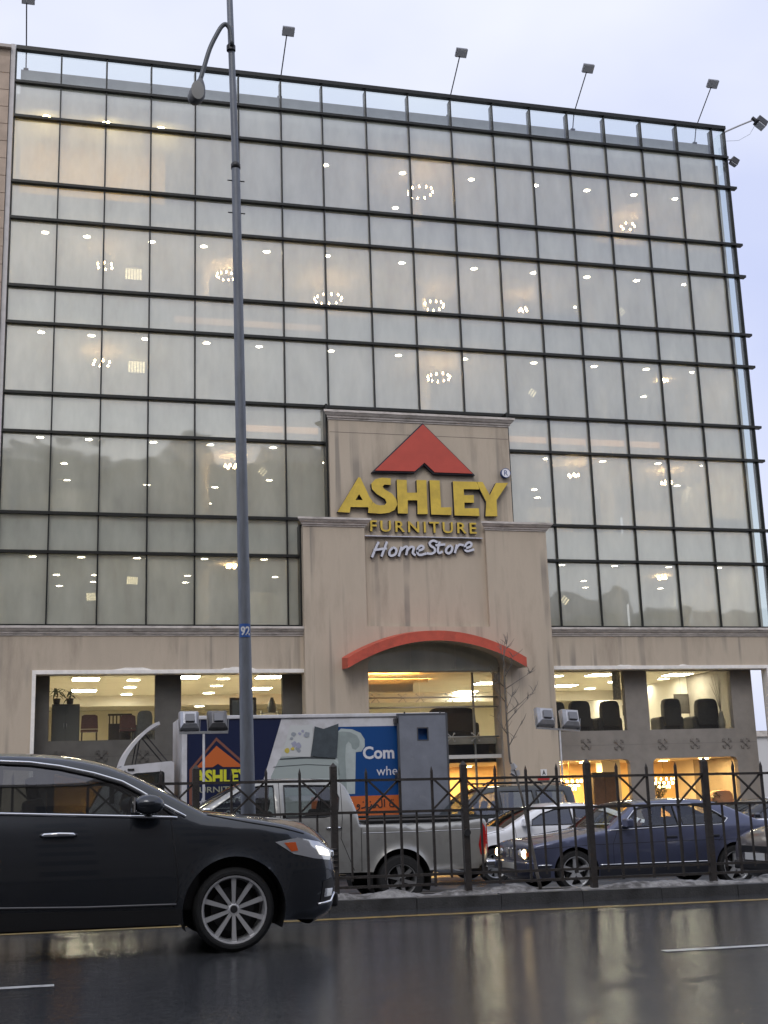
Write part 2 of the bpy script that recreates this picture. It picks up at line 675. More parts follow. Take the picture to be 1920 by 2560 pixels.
def wet_asphalt(name, base, rough, spec=0.5):
    m_ = bpy.data.materials.new(name)
    m_.use_nodes = True
    t = m_.node_tree
    N = t.nodes
    b = N['Principled BSDF']
    gm = N.new('ShaderNodeNewGeometry')
    def noise(sc, det=5, stretch=None):
        n = N.new('ShaderNodeTexNoise')
        n.inputs['Scale'].default_value = sc
        n.inputs['Detail'].default_value = det
        v = gm.outputs['Position']
        if stretch:
            mpn = N.new('ShaderNodeMapping')
            mpn.inputs['Scale'].default_value = stretch
            t.links.new(v, mpn.inputs[0])
            v = mpn.outputs[0]
        t.links.new(v, n.inputs['Vector'])
        return n.outputs['Fac']
    def rng(src, a, b_, c, d):
        r = N.new('ShaderNodeMapRange')
        for k, q in zip((1, 2, 3, 4), (a, b_, c, d)): r.inputs[k].default_value = q
        t.links.new(src, r.inputs[0])
        return r.outputs[0]
    cr = N.new('ShaderNodeValToRGB')
    cr.color_ramp.elements[0].position = 0.3
    cr.color_ramp.elements[0].color = (base * 0.3, base * 0.315, base * 0.34, 1)
    cr.color_ramp.elements[1].position = 0.72
    cr.color_ramp.elements[1].color = (base * 1.85, base * 1.9, base * 2.0, 1)
    t.links.new(noise(60, 6), cr.inputs[0])
    t.links.new(cr.outputs[0], b.inputs['Base Color'])
    t.links.new(rng(noise(0.55, 6, (0.35, 1.7, 1)), 0.40, 0.62, rough * 0.7, rough * 1.8), b.inputs['Roughness'])
    b.inputs['Specular IOR Level'].default_value = spec
    mm = N.new('ShaderNodeMath')
    mm.operation = 'ADD'
    t.links.new(rng(noise(1.0, 4, (16, 75, 1)), 0, 1, 0, 1.0), mm.inputs[0])
    t.links.new(rng(noise(1.0, 3, (2.2, 9, 1)), 0, 1, 0, 0.9), mm.inputs[1])
    bn = N.new('ShaderNodeBump')
    bn.inputs['Strength'].default_value = 0.2
    bn.inputs['Distance'].default_value = 0.012
    t.links.new(mm.outputs[0], bn.inputs['Height'])
    t.links.new(bn.outputs[0], b.inputs['Normal'])
    return m_

asphalt = wet_asphalt('wet_asphalt', 0.048, 0.036, 0.26)
asphalt2 = wet_asphalt('damp_asphalt', 0.035, 0.35)
concrete_wet = P('wet_concrete', (0.10, 0.098, 0.092), 0.45, ns=3, na=0.25, bump=0.35, bs=35, dirt=(0.05, 0.048, 0.045), ds=1.5)
kerb_m = P('kerb_concrete', (0.075, 0.075, 0.075), 0.45, ns=4, na=0.25, bump=0.3, bs=40, dirt=(0.035, 0.034, 0.033), ds=2.5)
paving = P('paving', (0.16, 0.15, 0.14), 0.5, ns=2, na=0.2)
earth = P('dull_ground', (0.12, 0.115, 0.10), 0.9, ns=0.05, na=0.2)
yellow_p = P('worn_yellow_paint', (0.30, 0.20, 0.05), 0.4, ns=9, na=0.3, dirt=(0.06, 0.05, 0.04), ds=7, dmin=0.52, dmax=0.7)
white_p = P('worn_white_paint', (0.55, 0.55, 0.53), 0.4, ns=9, na=0.2, dirt=(0.12, 0.12, 0.12), ds=8, dmin=0.55, dmax=0.72)

def sheet(name, x0, x1, y0, y1, zf, mat, dz=0.0, nx=1):
    mb = MB()
    vs, fs = [], []
    for k in range(nx + 1):
        x = x0 + (x1 - x0) * k / nx
        vs += [(x, y0, zf(x, y0) + dz), (x, y1, zf(x, y1) + dz)]
    for k in range(nx): fs.append((2 * k, 2 * k + 2, 2 * k + 3, 2 * k + 1))
    mb.add(vs, fs)
    o = mb.build(name, mat, None, fixn=False)
    return o

def struct(o, label):
    o['label'] = label
    o['kind'] = 'structure'
    return o

struct(sheet('ground', -1500, 1500, -1500, 1500, lambda x, y: -2.2, earth), 'dull open ground around the street')
NR = lambda x, y: zn(x)
road = struct(sheet('road', -90, 110, -9.0, 14.1, NR, asphalt), 'dark wet asphalt carriageway in the foreground')
yl = sheet('yellow_line', -90, 110, 13.22, 13.39, NR, yellow_p, 0.004)
yl.parent = road; yl.location = yl.location - road.location
for k in range(-4, 8):
    x0 = -2.94 + 7.56 * k
    d = sheet('white_dash', x0, x0 + 3.0, 9.30, 9.41, NR, white_p, 0.004)
    d.parent = road; d.location = d.location - road.location
struct(sheet('far_carriageway', -90, 110, 14.94, 31.0, lambda x, y: zo(x, y), asphalt2), 'wet asphalt carriageway behind the median fence')
mb = MB()
mb.add([(-90, 31, zo(-90, 31) + .14), (110, 31, zo(110, 31) + .14), (110, 60, zo(110, 31) + .1), (-90, 60, zo(-90, 31) + .1),
        (-90, 31, zo(-90, 31) - .3), (110, 31, zo(110, 31) - .3)], [(0, 1, 2, 3), (4, 5, 1, 0)])
struct(mb.build('pavement', paving, None, fixn=False), 'paved forecourt in front of the store')
mb = MB()
mb.add([(-90, -60, zn(-90) + .12), (110, -60, zn(110) + .12), (110, -9.0, zn(110) + .12), (-90, -9.0, zn(-90) + .12),
        (-90, -9, zn(-90) - .3), (110, -9, zn(110) - .3)], [(0, 1, 2, 3), (3, 2, 5, 4)])
struct(mb.build('near_pavement', paving, None, fixn=False), 'pavement on the near side of the road')

# median: earth core, kerb stones on both sides
mb = MB()
mb.add([(-90, 14.24, zn(-90) + .105), (110, 14.24, zn(110) + .105), (110, 14.80, zn(110) + .105), (-90, 14.80, zn(-90) + .105),
        (-90, 14.24, zn(-90) - .4), (110, 14.24, zn(110) - .4), (110, 14.80, zn(110) - .4), (-90, 14.80, zn(-90) - .4)],
       [(0, 1, 2, 3), (4, 5, 1, 0), (3, 2, 6, 7)])
median = struct(mb.build('median', concrete_wet, None, fixn=False), 'narrow raised concrete median strip carrying the iron fence')
slope = math.atan(-0.01)
def kerb_mesh(L, w_, h):
    b = MB()
    b.box(0, L, 0, w_, -0.4, h)
    return b.mesh('kerb_stone', kerb_m)
kme = kerb_mesh(0.992, 0.136, 0.12)
def kerb(me, x, y, dz=0.0):
    o = bpy.data.objects.new('kerb_stone', me)
    COL.objects.link(o)
    o.parent = median
    o.location = Vector((x, y, zn(x) + dz)) - median.location
    o.rotation_euler = (0, math.atan(0.01), 0)
for k in range(-3, 13):
    kerb(kme, k, 14.10 + random.uniform(-.004, .004), random.uniform(-.006, .006))
    kerb(kme, k, 14.805, -0.005)
klong = kerb_mesh(86.9, 0.136, 0.12)
for y, dz in ((14.10, 0), (14.805, -.005)):
    kerb(klong, -90, y, dz)
    kerb(klong, 13.0, y, dz)

# dirty slush left on the median
def slush(x0, x1, yc, wd, h, seed, name, label):
    rnd = random.Random(seed)
    nx, ny = int((x1 - x0) / 0.05), 9
    mb = MB()
    ph = [rnd.uniform(0, 6.28) for _ in range(6)]
    fr = [rnd.uniform(1.5, 9) for _ in range(6)]
    vs = []
    for i in range(nx + 1):
        x = x0 + (x1 - x0) * i / nx
        amp = 0.5 + 0.5 * sum(math.sin(x * fr[q] + ph[q]) for q in range(6)) / 3.2
        amp = max(0.0, amp) * h * min(1, (x - x0) * 4, (x1 - x) * 4)
        ww = wd * (0.5 + 0.5 * min(1, amp / h + .3))
        for j in range(ny):
            t = -1 + 2 * j / (ny - 1)
            z = amp * max(0, 1 - t * t) ** 0.7 * (0.75 + 0.5 * rnd.random())
            vs.append((x, yc + t * ww / 2 + rnd.uniform(-.008, .008), zn(x) + 0.108 + z - (0.006 if abs(t) > .99 else 0)))
    fs = [(i * ny + j, (i + 1) * ny + j, (i + 1) * ny + j + 1, i * ny + j + 1) for i in range(nx) for j in range(ny - 1)]
    mb.add(vs, fs)
    o = mb.build(name, snow_m, None, smooth=True, fixn=False)
    tag(o, label, 'slush', kind='stuff')
snow_m = P('dirty_slush', (0.34, 0.33, 0.32), 0.6, ns=14, na=0.35, bump=0.5, bs=40, dirt=(0.10, 0.095, 0.09), ds=6, dmin=0.45, dmax=0.62)
slush(2.4, 10.5, 14.60, 0.36, 0.075, 3, 'slush', 'patches of dirty grey slush along the foot of the median fence')

# ------------------------------------------------------------------ the store
GX = [-1.737, -0.266, 1.235, 2.736, 4.236, 5.73, 7.225, 8.705, 10.308, 11.888, 13.504, 15.111, 16.597, 18.09, 19.588, 21.094, 22.601, 24.11, 24.669]
GZ = [26.15, 24.894, 23.626, 21.263, 19.978, 17.629, 16.372, 14.034, 12.759, 10.153, 8.919, 6.629]
GY = 39.4
B0 = -1.6     # foot of the walls, below the paving
store = thing('furniture_store', 'wide furniture store with glass curtain wall over a beige stone ground storey', 'building', (11.5, 39.4, -0.4))

def box_part(name, mat, x0, x1, y0, y1, z0, z1, parent=None, bevel=0):
    return MB().box(x0, x1, y0, y1, z0, z1).build(name, mat, parent or store, bevel=bevel)

# panes, each a sheet of its own, set a hair out of true
pane_cache = {}
rp_ = random.Random(11)
def pane(x0, x1, z0, z1, mat, y=GY):
    wd, ht = x1 - x0 - 0.02, z1 - z0 - 0.02
    key = (round(wd, 3), round(ht, 3), mat.name)
    if key not in pane_cache:
        b = MB()
        b.box(-wd / 2, wd / 2, -0.006, 0.006, -ht / 2, ht / 2)
        b2_ = MB()
        b2_.add([(-wd / 2, 0, -ht / 2), (wd / 2, 0, -ht / 2), (wd / 2, 0, ht / 2), (-wd / 2, 0, ht / 2)], [(0, 1, 2, 3)])
        pane_cache[key] = b2_.mesh('pane', mat)
    o = share(pane_cache[key], store, ((x0 + x1) / 2, y, (z0 + z1) / 2), (R(rp_.uniform(-.12, .12)), 0, R(rp_.uniform(-.15, .15))), name='pane')
    return o
for j in range(11):
    if j <= 6: rows = [GX]
    elif j <= 8: rows = [GX[:7] + [8.52], [14.93] + GX[12:]]
    else: rows = [GX[:7] + [7.60], [15.97] + GX[12:]]
    for xs in rows:
        for a, b in zip(xs[:-1], xs[1:]):
            pane(a, b, GZ[j + 1], GZ[j], clear_glass if (j == 0 or a > 24) else facade_glass)
# side return, glazed
for j in range(11):
    for y0, y1 in ((39.45, 41.0), (41.0, 42.6)):
        b = MB().add([(24.669, y0 + .02, GZ[j + 1]), (24.669, y1 - .02, GZ[j + 1]), (24.669, y1 - .02, GZ[j]), (24.669, y0 + .02, GZ[j])], [(0, 1, 2, 3)])
        b.build('side_pane', clear_glass, store, fixn=False)
for y in (41.0, 42.6):
    box_part('side_mullion', mullion_m, 24.63, 24.70, y - .03, y + .03, GZ[11], GZ[0])
# mullions
for i, x in enumerate(GX):
    z0 = GZ[11]
    if 7 <= i <= 11: z0 = GZ[7]
    w_ = 0.046
    box_part('mullion', mullion_m, x - w_ / 2, x + w_ / 2, 39.31, 39.43, z0, GZ[0])
    if i > 0: box_part('mullion_fin', fin_m, x - 0.03, x + 0.03, 39.44, 39.62, z0, GZ[0] - .12)
for x in (8.54, 14.91):
    box_part('jamb', mullion_m, x - .035, x + .035, 39.0, 39.42, 9.9, GZ[7])
for x in (7.60, 15.97):
    box_part('jamb', mullion_m, x - .035, x + .035, 39.0, 39.42, 6.5, 9.9)
def transom(x0, x1, z, h=0.11, y0=39.25):
    box_part('transom', mullion_m, x0, x1, y0, 39.46, z - h / 2, z + h / 2)
for j, z in enumerate(GZ):
    e = 24.93 if 1 < j else 24.70
    if j == 11: e = 24.69
    hh = 0.14 if j == 0 else 0.088
    if j <= 7: transom(GX[0] - .02, e, z, hh)
    elif j == 8:
        transom(GX[0] - .02, 8.56, z, hh); transom(14.88, e, z, hh)
    else:
        transom(GX[0] - .02, 7.62, z, hh); transom(15.94, e, z, hh)
box_part('edge_trim', P('pale_trim', (0.55, 0.53, 0.52), 0.6, ns=4, na=.1), -1.915, -1.77, 39.2, 39.6, 6.5, 26.2)

# slabs and rooms behind the glass
FC = [24.1, 20.228, 16.622, 13.009, 9.119]           # ceilings of the five glazed floors
FF = [21.10, 17.52, 13.92, 10.03, 6.50]              # their floors
def slab(z0, z1, x0=-1.7, x1=24.2, y0=39.78, y1=50.0, front=None):
    mb = MB()
    mb.cur = 1
    mb.add([(x0, y0, z0), (x1, y0, z0), (x1, y1, z0), (x0, y1, z0)], [(0, 3, 2, 1)])
    mb.cur = 0
    mb.add([(x0, y0, z0), (x1, y0, z0), (x1, y1, z0), (x0, y1, z0), (x0, y0, z1), (x1, y0, z1), (x1, y1, z1), (x0, y1, z1)],
           [(4, 5, 6, 7), (0, 1, 5, 4), (1, 2, 6, 5), (2, 3, 7, 6), (3, 0, 4, 7)])
    return mb.build('floor_slab', [slab_in, ceil_in], store, fixn=False)
slab(24.1, 24.7)
for k in range(4): slab(FC[k + 1], FF[k])
slab(5.40, 6.45, y0=39.62, x1=23.7, y1=58)
box_part('back_wall', plaster_in, -1.7, 24.2, 50.0, 50.2, 5.0, 24.7)
box_part('side_wall', plaster_in, -1.9, -1.72, 39.62, 58, B0, 24.7)
box_part('side_wall', plaster_in, 24.30, 24.42, 39.64, 50.0, 6.45, 24.7)
box_part('roof_upstand', slab_in, -1.6, 24.5, 39.95, 40.15, 24.7, 25.74)
box_part('roof_back_parapet', slab_in, -1.6, 24.5, 49.9, 50.1, 24.7, 25.4)
for k in range(5):
    for x in (4.9, 13.2, 20.4):
        MB().lathe([(0.28, FF[k]), (0.28, FC[k])], (x, 43.2, 0), n=16).build('column', plaster_in, store, smooth=True)
# partitions that show as paler or darker patches behind the panes
for (x0, x1, y, k, h) in ((-1.6, 3.4, 41.6, 0, 3.0), (8.8, 12.0, 45.0, 1, 2.7), (19.6, 24.0, 44.0, 0, 3.0), (1.0, 5.5, 46.0, 2, 2.7), (17.2, 19.0, 43.4, 3, 1.75), (21.6, 23.6, 44.2, 3, 1.9), (-1.5, 2.0, 47.0, 3, 2.9), (6.2, 7.9, 42.2, 4, 1.7)):
    box_part('partition', cream if k == 0 and x0 < 0 else plaster_in, x0, x1, y, y + .12, FF[k], FF[k] + min(h, FC[k] - FF[k] - .02))
box_part('skirting_panel', fin_m, 16.64, 18.05, 39.47, 39.52, 17.70, 18.02)
box_part('skirting_panel', fin_m, 22.65, 24.06, 39.47, 39.52, 10.22, 10.60)

# ---- stone base, left and right wings with their recessed shop windows
def wall_xz(name, mat, outer, holes, y0, y1, parent=None):
    mb = MB()
    mb.prism(outer, y0, y1, XZ, holes)
    return mb.build(name, mat, parent or store)
WY = 38.95
wall_xz('wall', stone, [(-1.9, B0), (-0.515, B0), (-0.515, 5.13), (7.64, 5.13), (7.64, B0), (7.9, B0), (7.9, 6.42), (-1.9, 6.42)], [], WY, 39.30)
wall_xz('wall', stone, [(15.7, B0), (16.02, B0), (16.02, 5.18), (23.95, 5.18), (23.95, B0), (24.67, B0), (24.67, 6.42), (15.7, 6.42)], [], WY, 39.30)
def frame_strip(pts, wd, name='window_surround'):
    mb = MB()
    stroke(mb, pts, wd, WY - 0.045, WY + 0.02, XZ, 1)
    return mb.build(name, white_frame, store)
def frame_bars(x0, x1, zt):
    for (a, b, c, d) in ((x0 - .10, x0 + .01, -1.2, zt - .015), (x1 - .01, x1 + .10, -1.2, zt - .015), (x0 - .10, x1 + .10, zt - .015, zt + .105)):
        box_part('window_surround', white_frame, a, b, WY - .05, WY + .30, c, d, bevel=0.008)
frame_bars(-0.515, 7.64, 5.13)
frame_bars(16.02, 23.95, 5.18)
rp2 = random.Random(4)
for (xa, xb) in ((1.7, 2.9), (5.0, 6.1), (18.2, 19.0), (20.4, 21.2)):
    pts = []
    n = 9
    for k in range(n + 1):
        pts.append((xa + (xb - xa) * k / n, 5.24 + (0.08 * math.sin(PI * k / n) + rp2.uniform(-.02, .02) if 0 < k < n else 0)))
    wall_xz('plaster_patch', white_frame, pts + [(xb, 5.20), (xa, 5.20)], [], WY - .012, WY + .02)

RY = 39.62     # recessed plane of the shop windows
def recess(xs, xe, wins, pier_mat, z_sill=3.18, z_head=5.17, zlow=2.22):
    holes = []
    for (a, b) in wins:
        holes.append([(a, z_sill), (b, z_sill), (b, z_head), (a, z_head)])
        holes.append([(a, -0.75), (b, -0.75), (b, zlow - .16), (b - .06, zlow - .04), (b - .16, zlow), (a + .16, zlow), (a + .06, zlow - .04), (a, zlow - .16)])
    wall_xz('recessed_wall', pier_mat, [(xs, B0), (xe, B0), (xe, 5.42), (xs, 5.42)], holes, RY, RY + .22)
    for (a, b) in wins:
        mid = a + (b - a) * 0.5
        for (p, q) in ((a, mid), (mid, b)):
            pane(p - .01, q + .01, z_sill, z_head, shop_glass, RY + .14)
        pane(a, b, -0.75, zlow, shop_glass, RY + .14)
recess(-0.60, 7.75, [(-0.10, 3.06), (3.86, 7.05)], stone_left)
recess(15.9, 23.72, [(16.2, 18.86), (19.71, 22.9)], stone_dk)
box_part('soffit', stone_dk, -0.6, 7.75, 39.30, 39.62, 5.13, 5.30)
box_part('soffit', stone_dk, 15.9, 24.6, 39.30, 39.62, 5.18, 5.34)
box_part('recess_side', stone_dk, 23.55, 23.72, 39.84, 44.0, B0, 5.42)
# crossed iron ornaments on the spandrels
def ornament(x, z):
    mb = MB()
    for s in (-1, 1):
        a = R(45 * s)
        stroke(mb, [(x - .20 * math.cos(a), z - .20 * math.sin(a)), (x + .20 * math.cos(a), z + .20 * math.sin(a))], 0.05, RY - .03, RY + .0, XZ, 1)
        for e in (-1, 1):
            cx_, cz_ = x + e * .17 * math.cos(a), z + e * .17 * math.sin(a)
            stroke(mb, [(cx_ - .06 * math.sin(a), cz_ + .06 * math.cos(a)), (cx_ + .06 * math.sin(a), cz_ - .06 * math.cos(a))], 0.035, RY - .035, RY, XZ, 1)
    mb.lathe([(0.0, -.05), (0.045, -.045), (0.05, 0)], (x, RY, z), (0, 1, 0), 10)
    mb.build('spandrel_ornament', P('weathered_ornament', (0.185, 0.168, 0.15), 0.85, ns=9, na=.25) if x > 10 else P('weathered_ornament_shaded', (0.082, 0.077, 0.07), 0.85, ns=9, na=.25), store)  # left copies darkened to match the shade coloured into that bay
for x, z in ((17.31, 2.74), (18.5, 2.70), (20.12, 2.69), (21.33, 2.69), (22.55, 2.67), (23.25, 2.66), (0.24, 2.71), (1.47, 2.71), (2.71, 2.68), (4.6, 2.7), (5.8, 2.7)): ornament(x, z)
for (a, b, z) in ((15.95, 23.7, 2.70), (-.5, 7.6, 2.7)):
    box_part('spandrel_groove', P('groove', (0.195, 0.178, 0.16), .9) if a > 10 else MATS['weathered_ornament_shaded'], a, b, RY - .004, RY + .01, z - .008, z + .008)  # left groove takes the shade-darkened ornament colour

# ---- cornices
def cornice(x0, x1, yf, z0, z1, proud, name='cornice'):
    h = z1 - z0
    prof = [(0.1, 0), (-.15, 0), (-.15, .14), (-.35, .2), (-.42, .38), (-.62, .46), (-.80, .62), (-.85, .70), (-1, .74), (-1, 1), (0.1, 1)]
    mb = MB()
    vs = []
    ret = proud
    for (p, q) in prof:
        e = max(0, -p) * ret
        vs.append((x0 - e, yf + p * proud, z0 + q * h))
    for (p, q) in prof:
        e = max(0, -p) * ret
        vs.append((x1 + e, yf + p * proud, z0 + q * h))
    n = len(prof)
    fs = [(k, (k + 1) % n, n + (k + 1) % n, n + k) for k in range(n)]
    fs += [tuple(range(n)), tuple(reversed(range(n, 2 * n)))]
    mb.add(vs, fs)
    return mb.build(name, trim, store)
cornice(-1.9, 7.72, WY, 6.28, 6.56, 0.20)
cornice(15.95, 24.67, WY, 6.28, 6.56, 0.20)

# ---- sign portal over the entrance
PY = 38.70
arch = []
for k in range(21):
    a = PI * k / 20
    arch.append((11.95 + 2.31 * math.cos(a), 5.30 + 0.82 * math.sin(a)))
wall_xz('portal_wall', stone, [(7.62, B0), (9.64, B0)] + [(9.64, 5.30)] + list(reversed(arch))[1:-1] + [(14.26, 5.30), (14.26, B0), (15.95, B0), (15.95, 6.56), (7.62, 6.56)], [], PY, 39.30)
wall_xz('pilaster', stone, [(7.62, 6.56), (9.65, 6.56), (9.65, 9.79), (7.62, 9.79)], [], PY, 39.30)
wall_xz('pilaster', stone, [(13.80, 6.56), (15.95, 6.56), (15.95, 9.79), (13.80, 9.79)], [], PY, 39.30)
wall_xz('sign_panel', stone, [(8.58, 6.50), (14.86, 6.50), (14.86, 13.45), (8.58, 13.45)], [], PY + .15, 39.31)
cornice(8.58, 14.86, PY + .15, 13.45, 13.74, 0.20)
cornice(7.62, 9.65, PY, 9.79, 10.06, 0.20)
cornice(13.80, 15.95, PY, 9.79, 10.06, 0.20)
box_part('panel_joint', P('joint', (0.17, 0.145, 0.125), .9), 8.6, 14.84, PY + .146, PY + .16, 13.02, 13.035)

# awning: arched fascia with dark underside
AY = 37.9
def arcpt(t, dz):
    # t -1..1 along the awning
    x = 11.75 + 2.95 * t
    return (x, 6.32 - 0.86 * abs(t) ** 2.0 - dz)
mb = MB()
n = 28
vs = []
for k in range(n + 1):
    t = -1 + 2 * k / n
    a, b = arcpt(t, 0), arcpt(t, 0.315)
    vs += [(a[0], AY, a[1]), (b[0], AY, b[1]), (a[0], PY, a[1] + .10), (b[0], PY, b[1] + .05)]
fs, mi = [], []
mb.add(vs, [])
for k in range(n):
    q = 4 * k
    mb.cur = 0
    mb.quad(q, q + 1, q + 5, q + 4)
    mb.quad(q + 2, q, q + 4, q + 6)
    mb.cur = 1
    mb.quad(q + 1, q + 3, q + 7, q + 5)
mb.cur = 0
mb.quad(0, 2, 3, 1)
mb.quad(4 * n, 4 * n + 1, 4 * n + 3, 4 * n + 2)
awn = mb.build('awning', [P('red_orange_awning', (0.52, 0.085, 0.048), 0.55, ns=4, na=.12, dirt=(0.36, 0.065, 0.04), ds=3), P('awning_lining', (0.34, 0.31, 0.27), .8)], store, fixn=False)

# entrance glazing: header, point-fixed glass, rods
box_part('entrance_header', P('header_render', (.50, .48, .43), .7, ns=2, na=.1), 9.3, 14.6, 39.31, 39.6, 5.16, 6.3)
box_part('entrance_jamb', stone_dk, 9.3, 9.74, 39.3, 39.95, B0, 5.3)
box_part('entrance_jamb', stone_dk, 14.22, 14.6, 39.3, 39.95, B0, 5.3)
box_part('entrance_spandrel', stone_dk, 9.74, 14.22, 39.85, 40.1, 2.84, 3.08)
for (a, b) in ((9.74, 11.6), (11.6, 13.45), (13.45, 14.22)):
    for (c, d) in ((4.35, 5.17), (3.06, 4.35), (1.2, 3.06), (-.8, 1.2)):
        pane(a, b, c, d, shop_glass, 39.7)
for (a, b) in ((9.70, 11.20), (11.20, 12.72), (12.72, 14.2)):
    pane(a, b, 5.17, 6.16, facade_glass, 39.22)
rod_m = P('steel_rod', (0.42, 0.42, 0.40), 0.35, metal=.7)
for z in (4.35, 4.03, 3.06):
    MB().tube([(9.74, 39.55, z), (14.4, 39.55, z)], 0.025, 8).build('glazing_rod', rod_m, store, smooth=True)
MB().box(9.74, 14.3, 39.4, 39.5, 2.36, 2.48).build('entrance_beam', P('white_beam', (.5, .5, .48), .5), store)
for z in (4.35, 3.06):
    for x in (10.1, 11.0, 11.6, 12.6, 13.45):
        mb = MB()
        for sx in (-1, 1):
            for sz in (-1, 1):
                mb.bar((x, 39.56, z), (x + .12 * sx, 39.67, z + .12 * sz), .02, .02)
                mb.lathe([(0, 0), (.03, 0), (.03, .03), (0, .03)], (x + .12 * sx, 39.66, z + .12 * sz), (0, 1, 0), 8)
        mb.build('spider_fitting', rod_m, store)
box_part('entrance_mullion', fin_m, 13.42, 13.48, 39.72, 39.8, -.8, 5.17)
box_part('bulkhead', plaster_in, 9.8, 11.9, 41.5, 41.9, 4.72, 4.98)

# showroom floor between the two shop levels, lower ceiling, back walls
mb = MB()
mb.cur = 1
mb.add([(-1.7, 39.86, 2.24), (23.54, 39.86, 2.24), (23.54, 58, 2.24), (-1.7, 58, 2.24)], [(0, 3, 2, 1)])
mb.cur = 0
mb.add([(-1.7, 39.86, 3.05), (23.54, 39.86, 3.05), (23.54, 58, 3.05), (-1.7, 58, 3.05)], [(0, 1, 2, 3)])
mb.build('showroom_floor', [floor_in, P('warm_ceiling', (.75, .66, .5), .8)], store, fixn=False)
box_part('back_wall', P('pale_yellow_wall', (.66, .62, .48), .8, ns=1, na=.08), -1.7, 23.54, 57.9, 58.1, 2.9, 5.4)
box_part('back_wall', cream, -1.7, 23.54, 45.5, 45.7, -1.0, 2.24)
box_part('lower_floor', floor_in, -1.7, 23.54, 39.86, 45.5, -0.9, -0.7)
box_part('side_wall', plaster_in, 23.54, 23.72, 44.0, 58, B0, 5.4)
box_part('rear_wall', stone, -1.9, 24.4, 58.1, 58.4, B0, 6.45)
box_part('pier', plaster_in, 18.9, 19.6, 42.0, 42.5, -0.7, 2.24)

# ------------------------------------------------------------------ lettering on the portal
SY0, SY1 = 38.66, 38.83
sign = thing('store_sign', 'raised yellow and white store lettering under a red roof emblem on the portal', 'sign', (11.7, 38.85, 8.7))
yel = P('sign_yellow', (0.66, 0.47, 0.06), 0.55, ns=3, na=.1, dirt=(.50, .35, .05), ds=2.5)
navy = P('sign_navy', (0.02, 0.02, 0.035), 0.5)
red_s = P('sign_red', (0.48, 0.065, 0.04), 0.5, ns=2, na=.08)
wht_s = P('sign_white', (0.60, 0.61, 0.68), 0.5)
def two_tone(o, front, side):
    me = o.data
    me.materials.clear()
    me.materials.append(front)
    me.materials.append(side)
    for p in me.polygons: p.material_index = 0 if p.normal.y < -0.8 else 1
def letter(pts, holes=(), y0=SY0, front=yel, name='letter', parent=sign):
    mb = MB()
    mb.prism(pts, y0, SY1, XZ, holes)
    o = mb.build(name, front, parent)
    two_tone(o, front, navy)
    if name == 'roof_emblem':
        mb = MB()
        mb.prism([(11.76, 13.42), (13.53, 11.665), (12.085, 11.665), (11.76, 11.97), (11.425, 11.675), (9.95, 11.655)], y0 + .05, SY1 + .01, XZ)
        mb.build('emblem_backing', navy, o)
    return o
letter([(8.76, 10.27), (9.49, 11.46), (9.56, 11.45), (9.84, 10.82), (9.95, 10.65), (9.89, 10.5), (9.80, 10.40), (9.79, 10.46), (9.2, 10.45), (9.17, 10.26)], [[(9.5, 10.89), (9.62, 10.69), (9.37, 10.69)]])
Spts = [(10.59, 11.46), (10.28, 11.47), (10.06, 11.41), (9.92, 11.26), (9.94, 11.07), (10.1, 10.91), (10.37, 10.75), (10.42, 10.64), (10.36, 10.55), (10.19, 10.53), (10.06, 10.56), (9.96, 10.64), (9.885, 10.49), (9.795, 10.39), (9.78, 10.27), (10.19, 10.25), (10.49, 10.29), (10.68, 10.39), (10.78, 10.57), (10.75, 10.76), (10.61, 10.94), (10.35, 11.09), (10.3, 11.17), (10.37, 11.24), (10.58, 11.23)]
letter(Spts)
letter([(10.79, 11.42), (11.13, 11.42), (11.13, 10.99), (11.47, 11.0), (11.47, 11.43), (11.81, 11.44), (11.81, 10.28), (11.46, 10.27), (11.47, 10.74), (11.14, 10.73), (11.13, 10.28), (10.79, 10.28)])
letter([(11.92, 11.44), (12.27, 11.44), (12.28, 10.52), (12.64, 10.54), (12.63, 10.27), (11.93, 10.27)])
letter([(12.73, 11.43), (13.56, 11.44), (13.62, 11.32), (13.65, 11.18), (13.1, 11.17), (13.1, 10.96), (13.44, 10.98), (13.44, 10.71), (13.1, 10.71), (13.1, 10.51), (13.6, 10.53), (13.61, 10.26), (12.74, 10.26)])
letter([(13.58, 11.44), (13.78, 11.44), (14.01, 10.99), (14.25, 11.42), (14.69, 11.44), (14.24, 10.83), (14.24, 10.27), (13.82, 10.26), (13.87, 10.76), (13.66, 11.2)], y0=SY0 - .003)
letter([(11.76, 13.36), (13.43, 11.71), (12.1, 11.71), (11.76, 12.03), (11.41, 11.72), (10.05, 11.70)], front=red_s, name='roof_emblem', y0=SY0 - .03)

def islands(mb):
    par = list(range(len(mb.v)))
    def find(a):
        while par[a] != a:
            par[a] = par[par[a]]
            a = par[a]
        return a
    key = {}
    for i, p in enumerate(mb.v):
        k = tuple(round(q, 5) for q in p)
        if k in key: par[find(i)] = find(key[k])
        else: key[k] = i
    for f in mb.f:
        for q in f[1:]: par[find(q)] = find(f[0])
    groups = {}
    for f in mb.f: groups.setdefault(find(f[0]), []).append(f)
    out_ = []
    for g in groups.values():
        used = sorted({q for f in g for q in f})
        ix = {q: k for k, q in enumerate(used)}
        b = MB()
        b.add([mb.v[q] for q in used], [tuple(ix[q] for q in f) for f in g])
        out_.append(b)
    return out_
tmp = MB()
fit_text(tmp, 'FURNITURE', 9.85, 13.50, 9.66, 10.035, SY0 + .04, SY1, XZ, offset=0.012, space=1.28)
for b in islands(tmp):
    two_tone(b.build('letter', yel, sign), yel, navy)
box_part('rule', wht_s, 9.66, 13.69, SY0 + .04, SY1, 9.505, 9.53, sign)
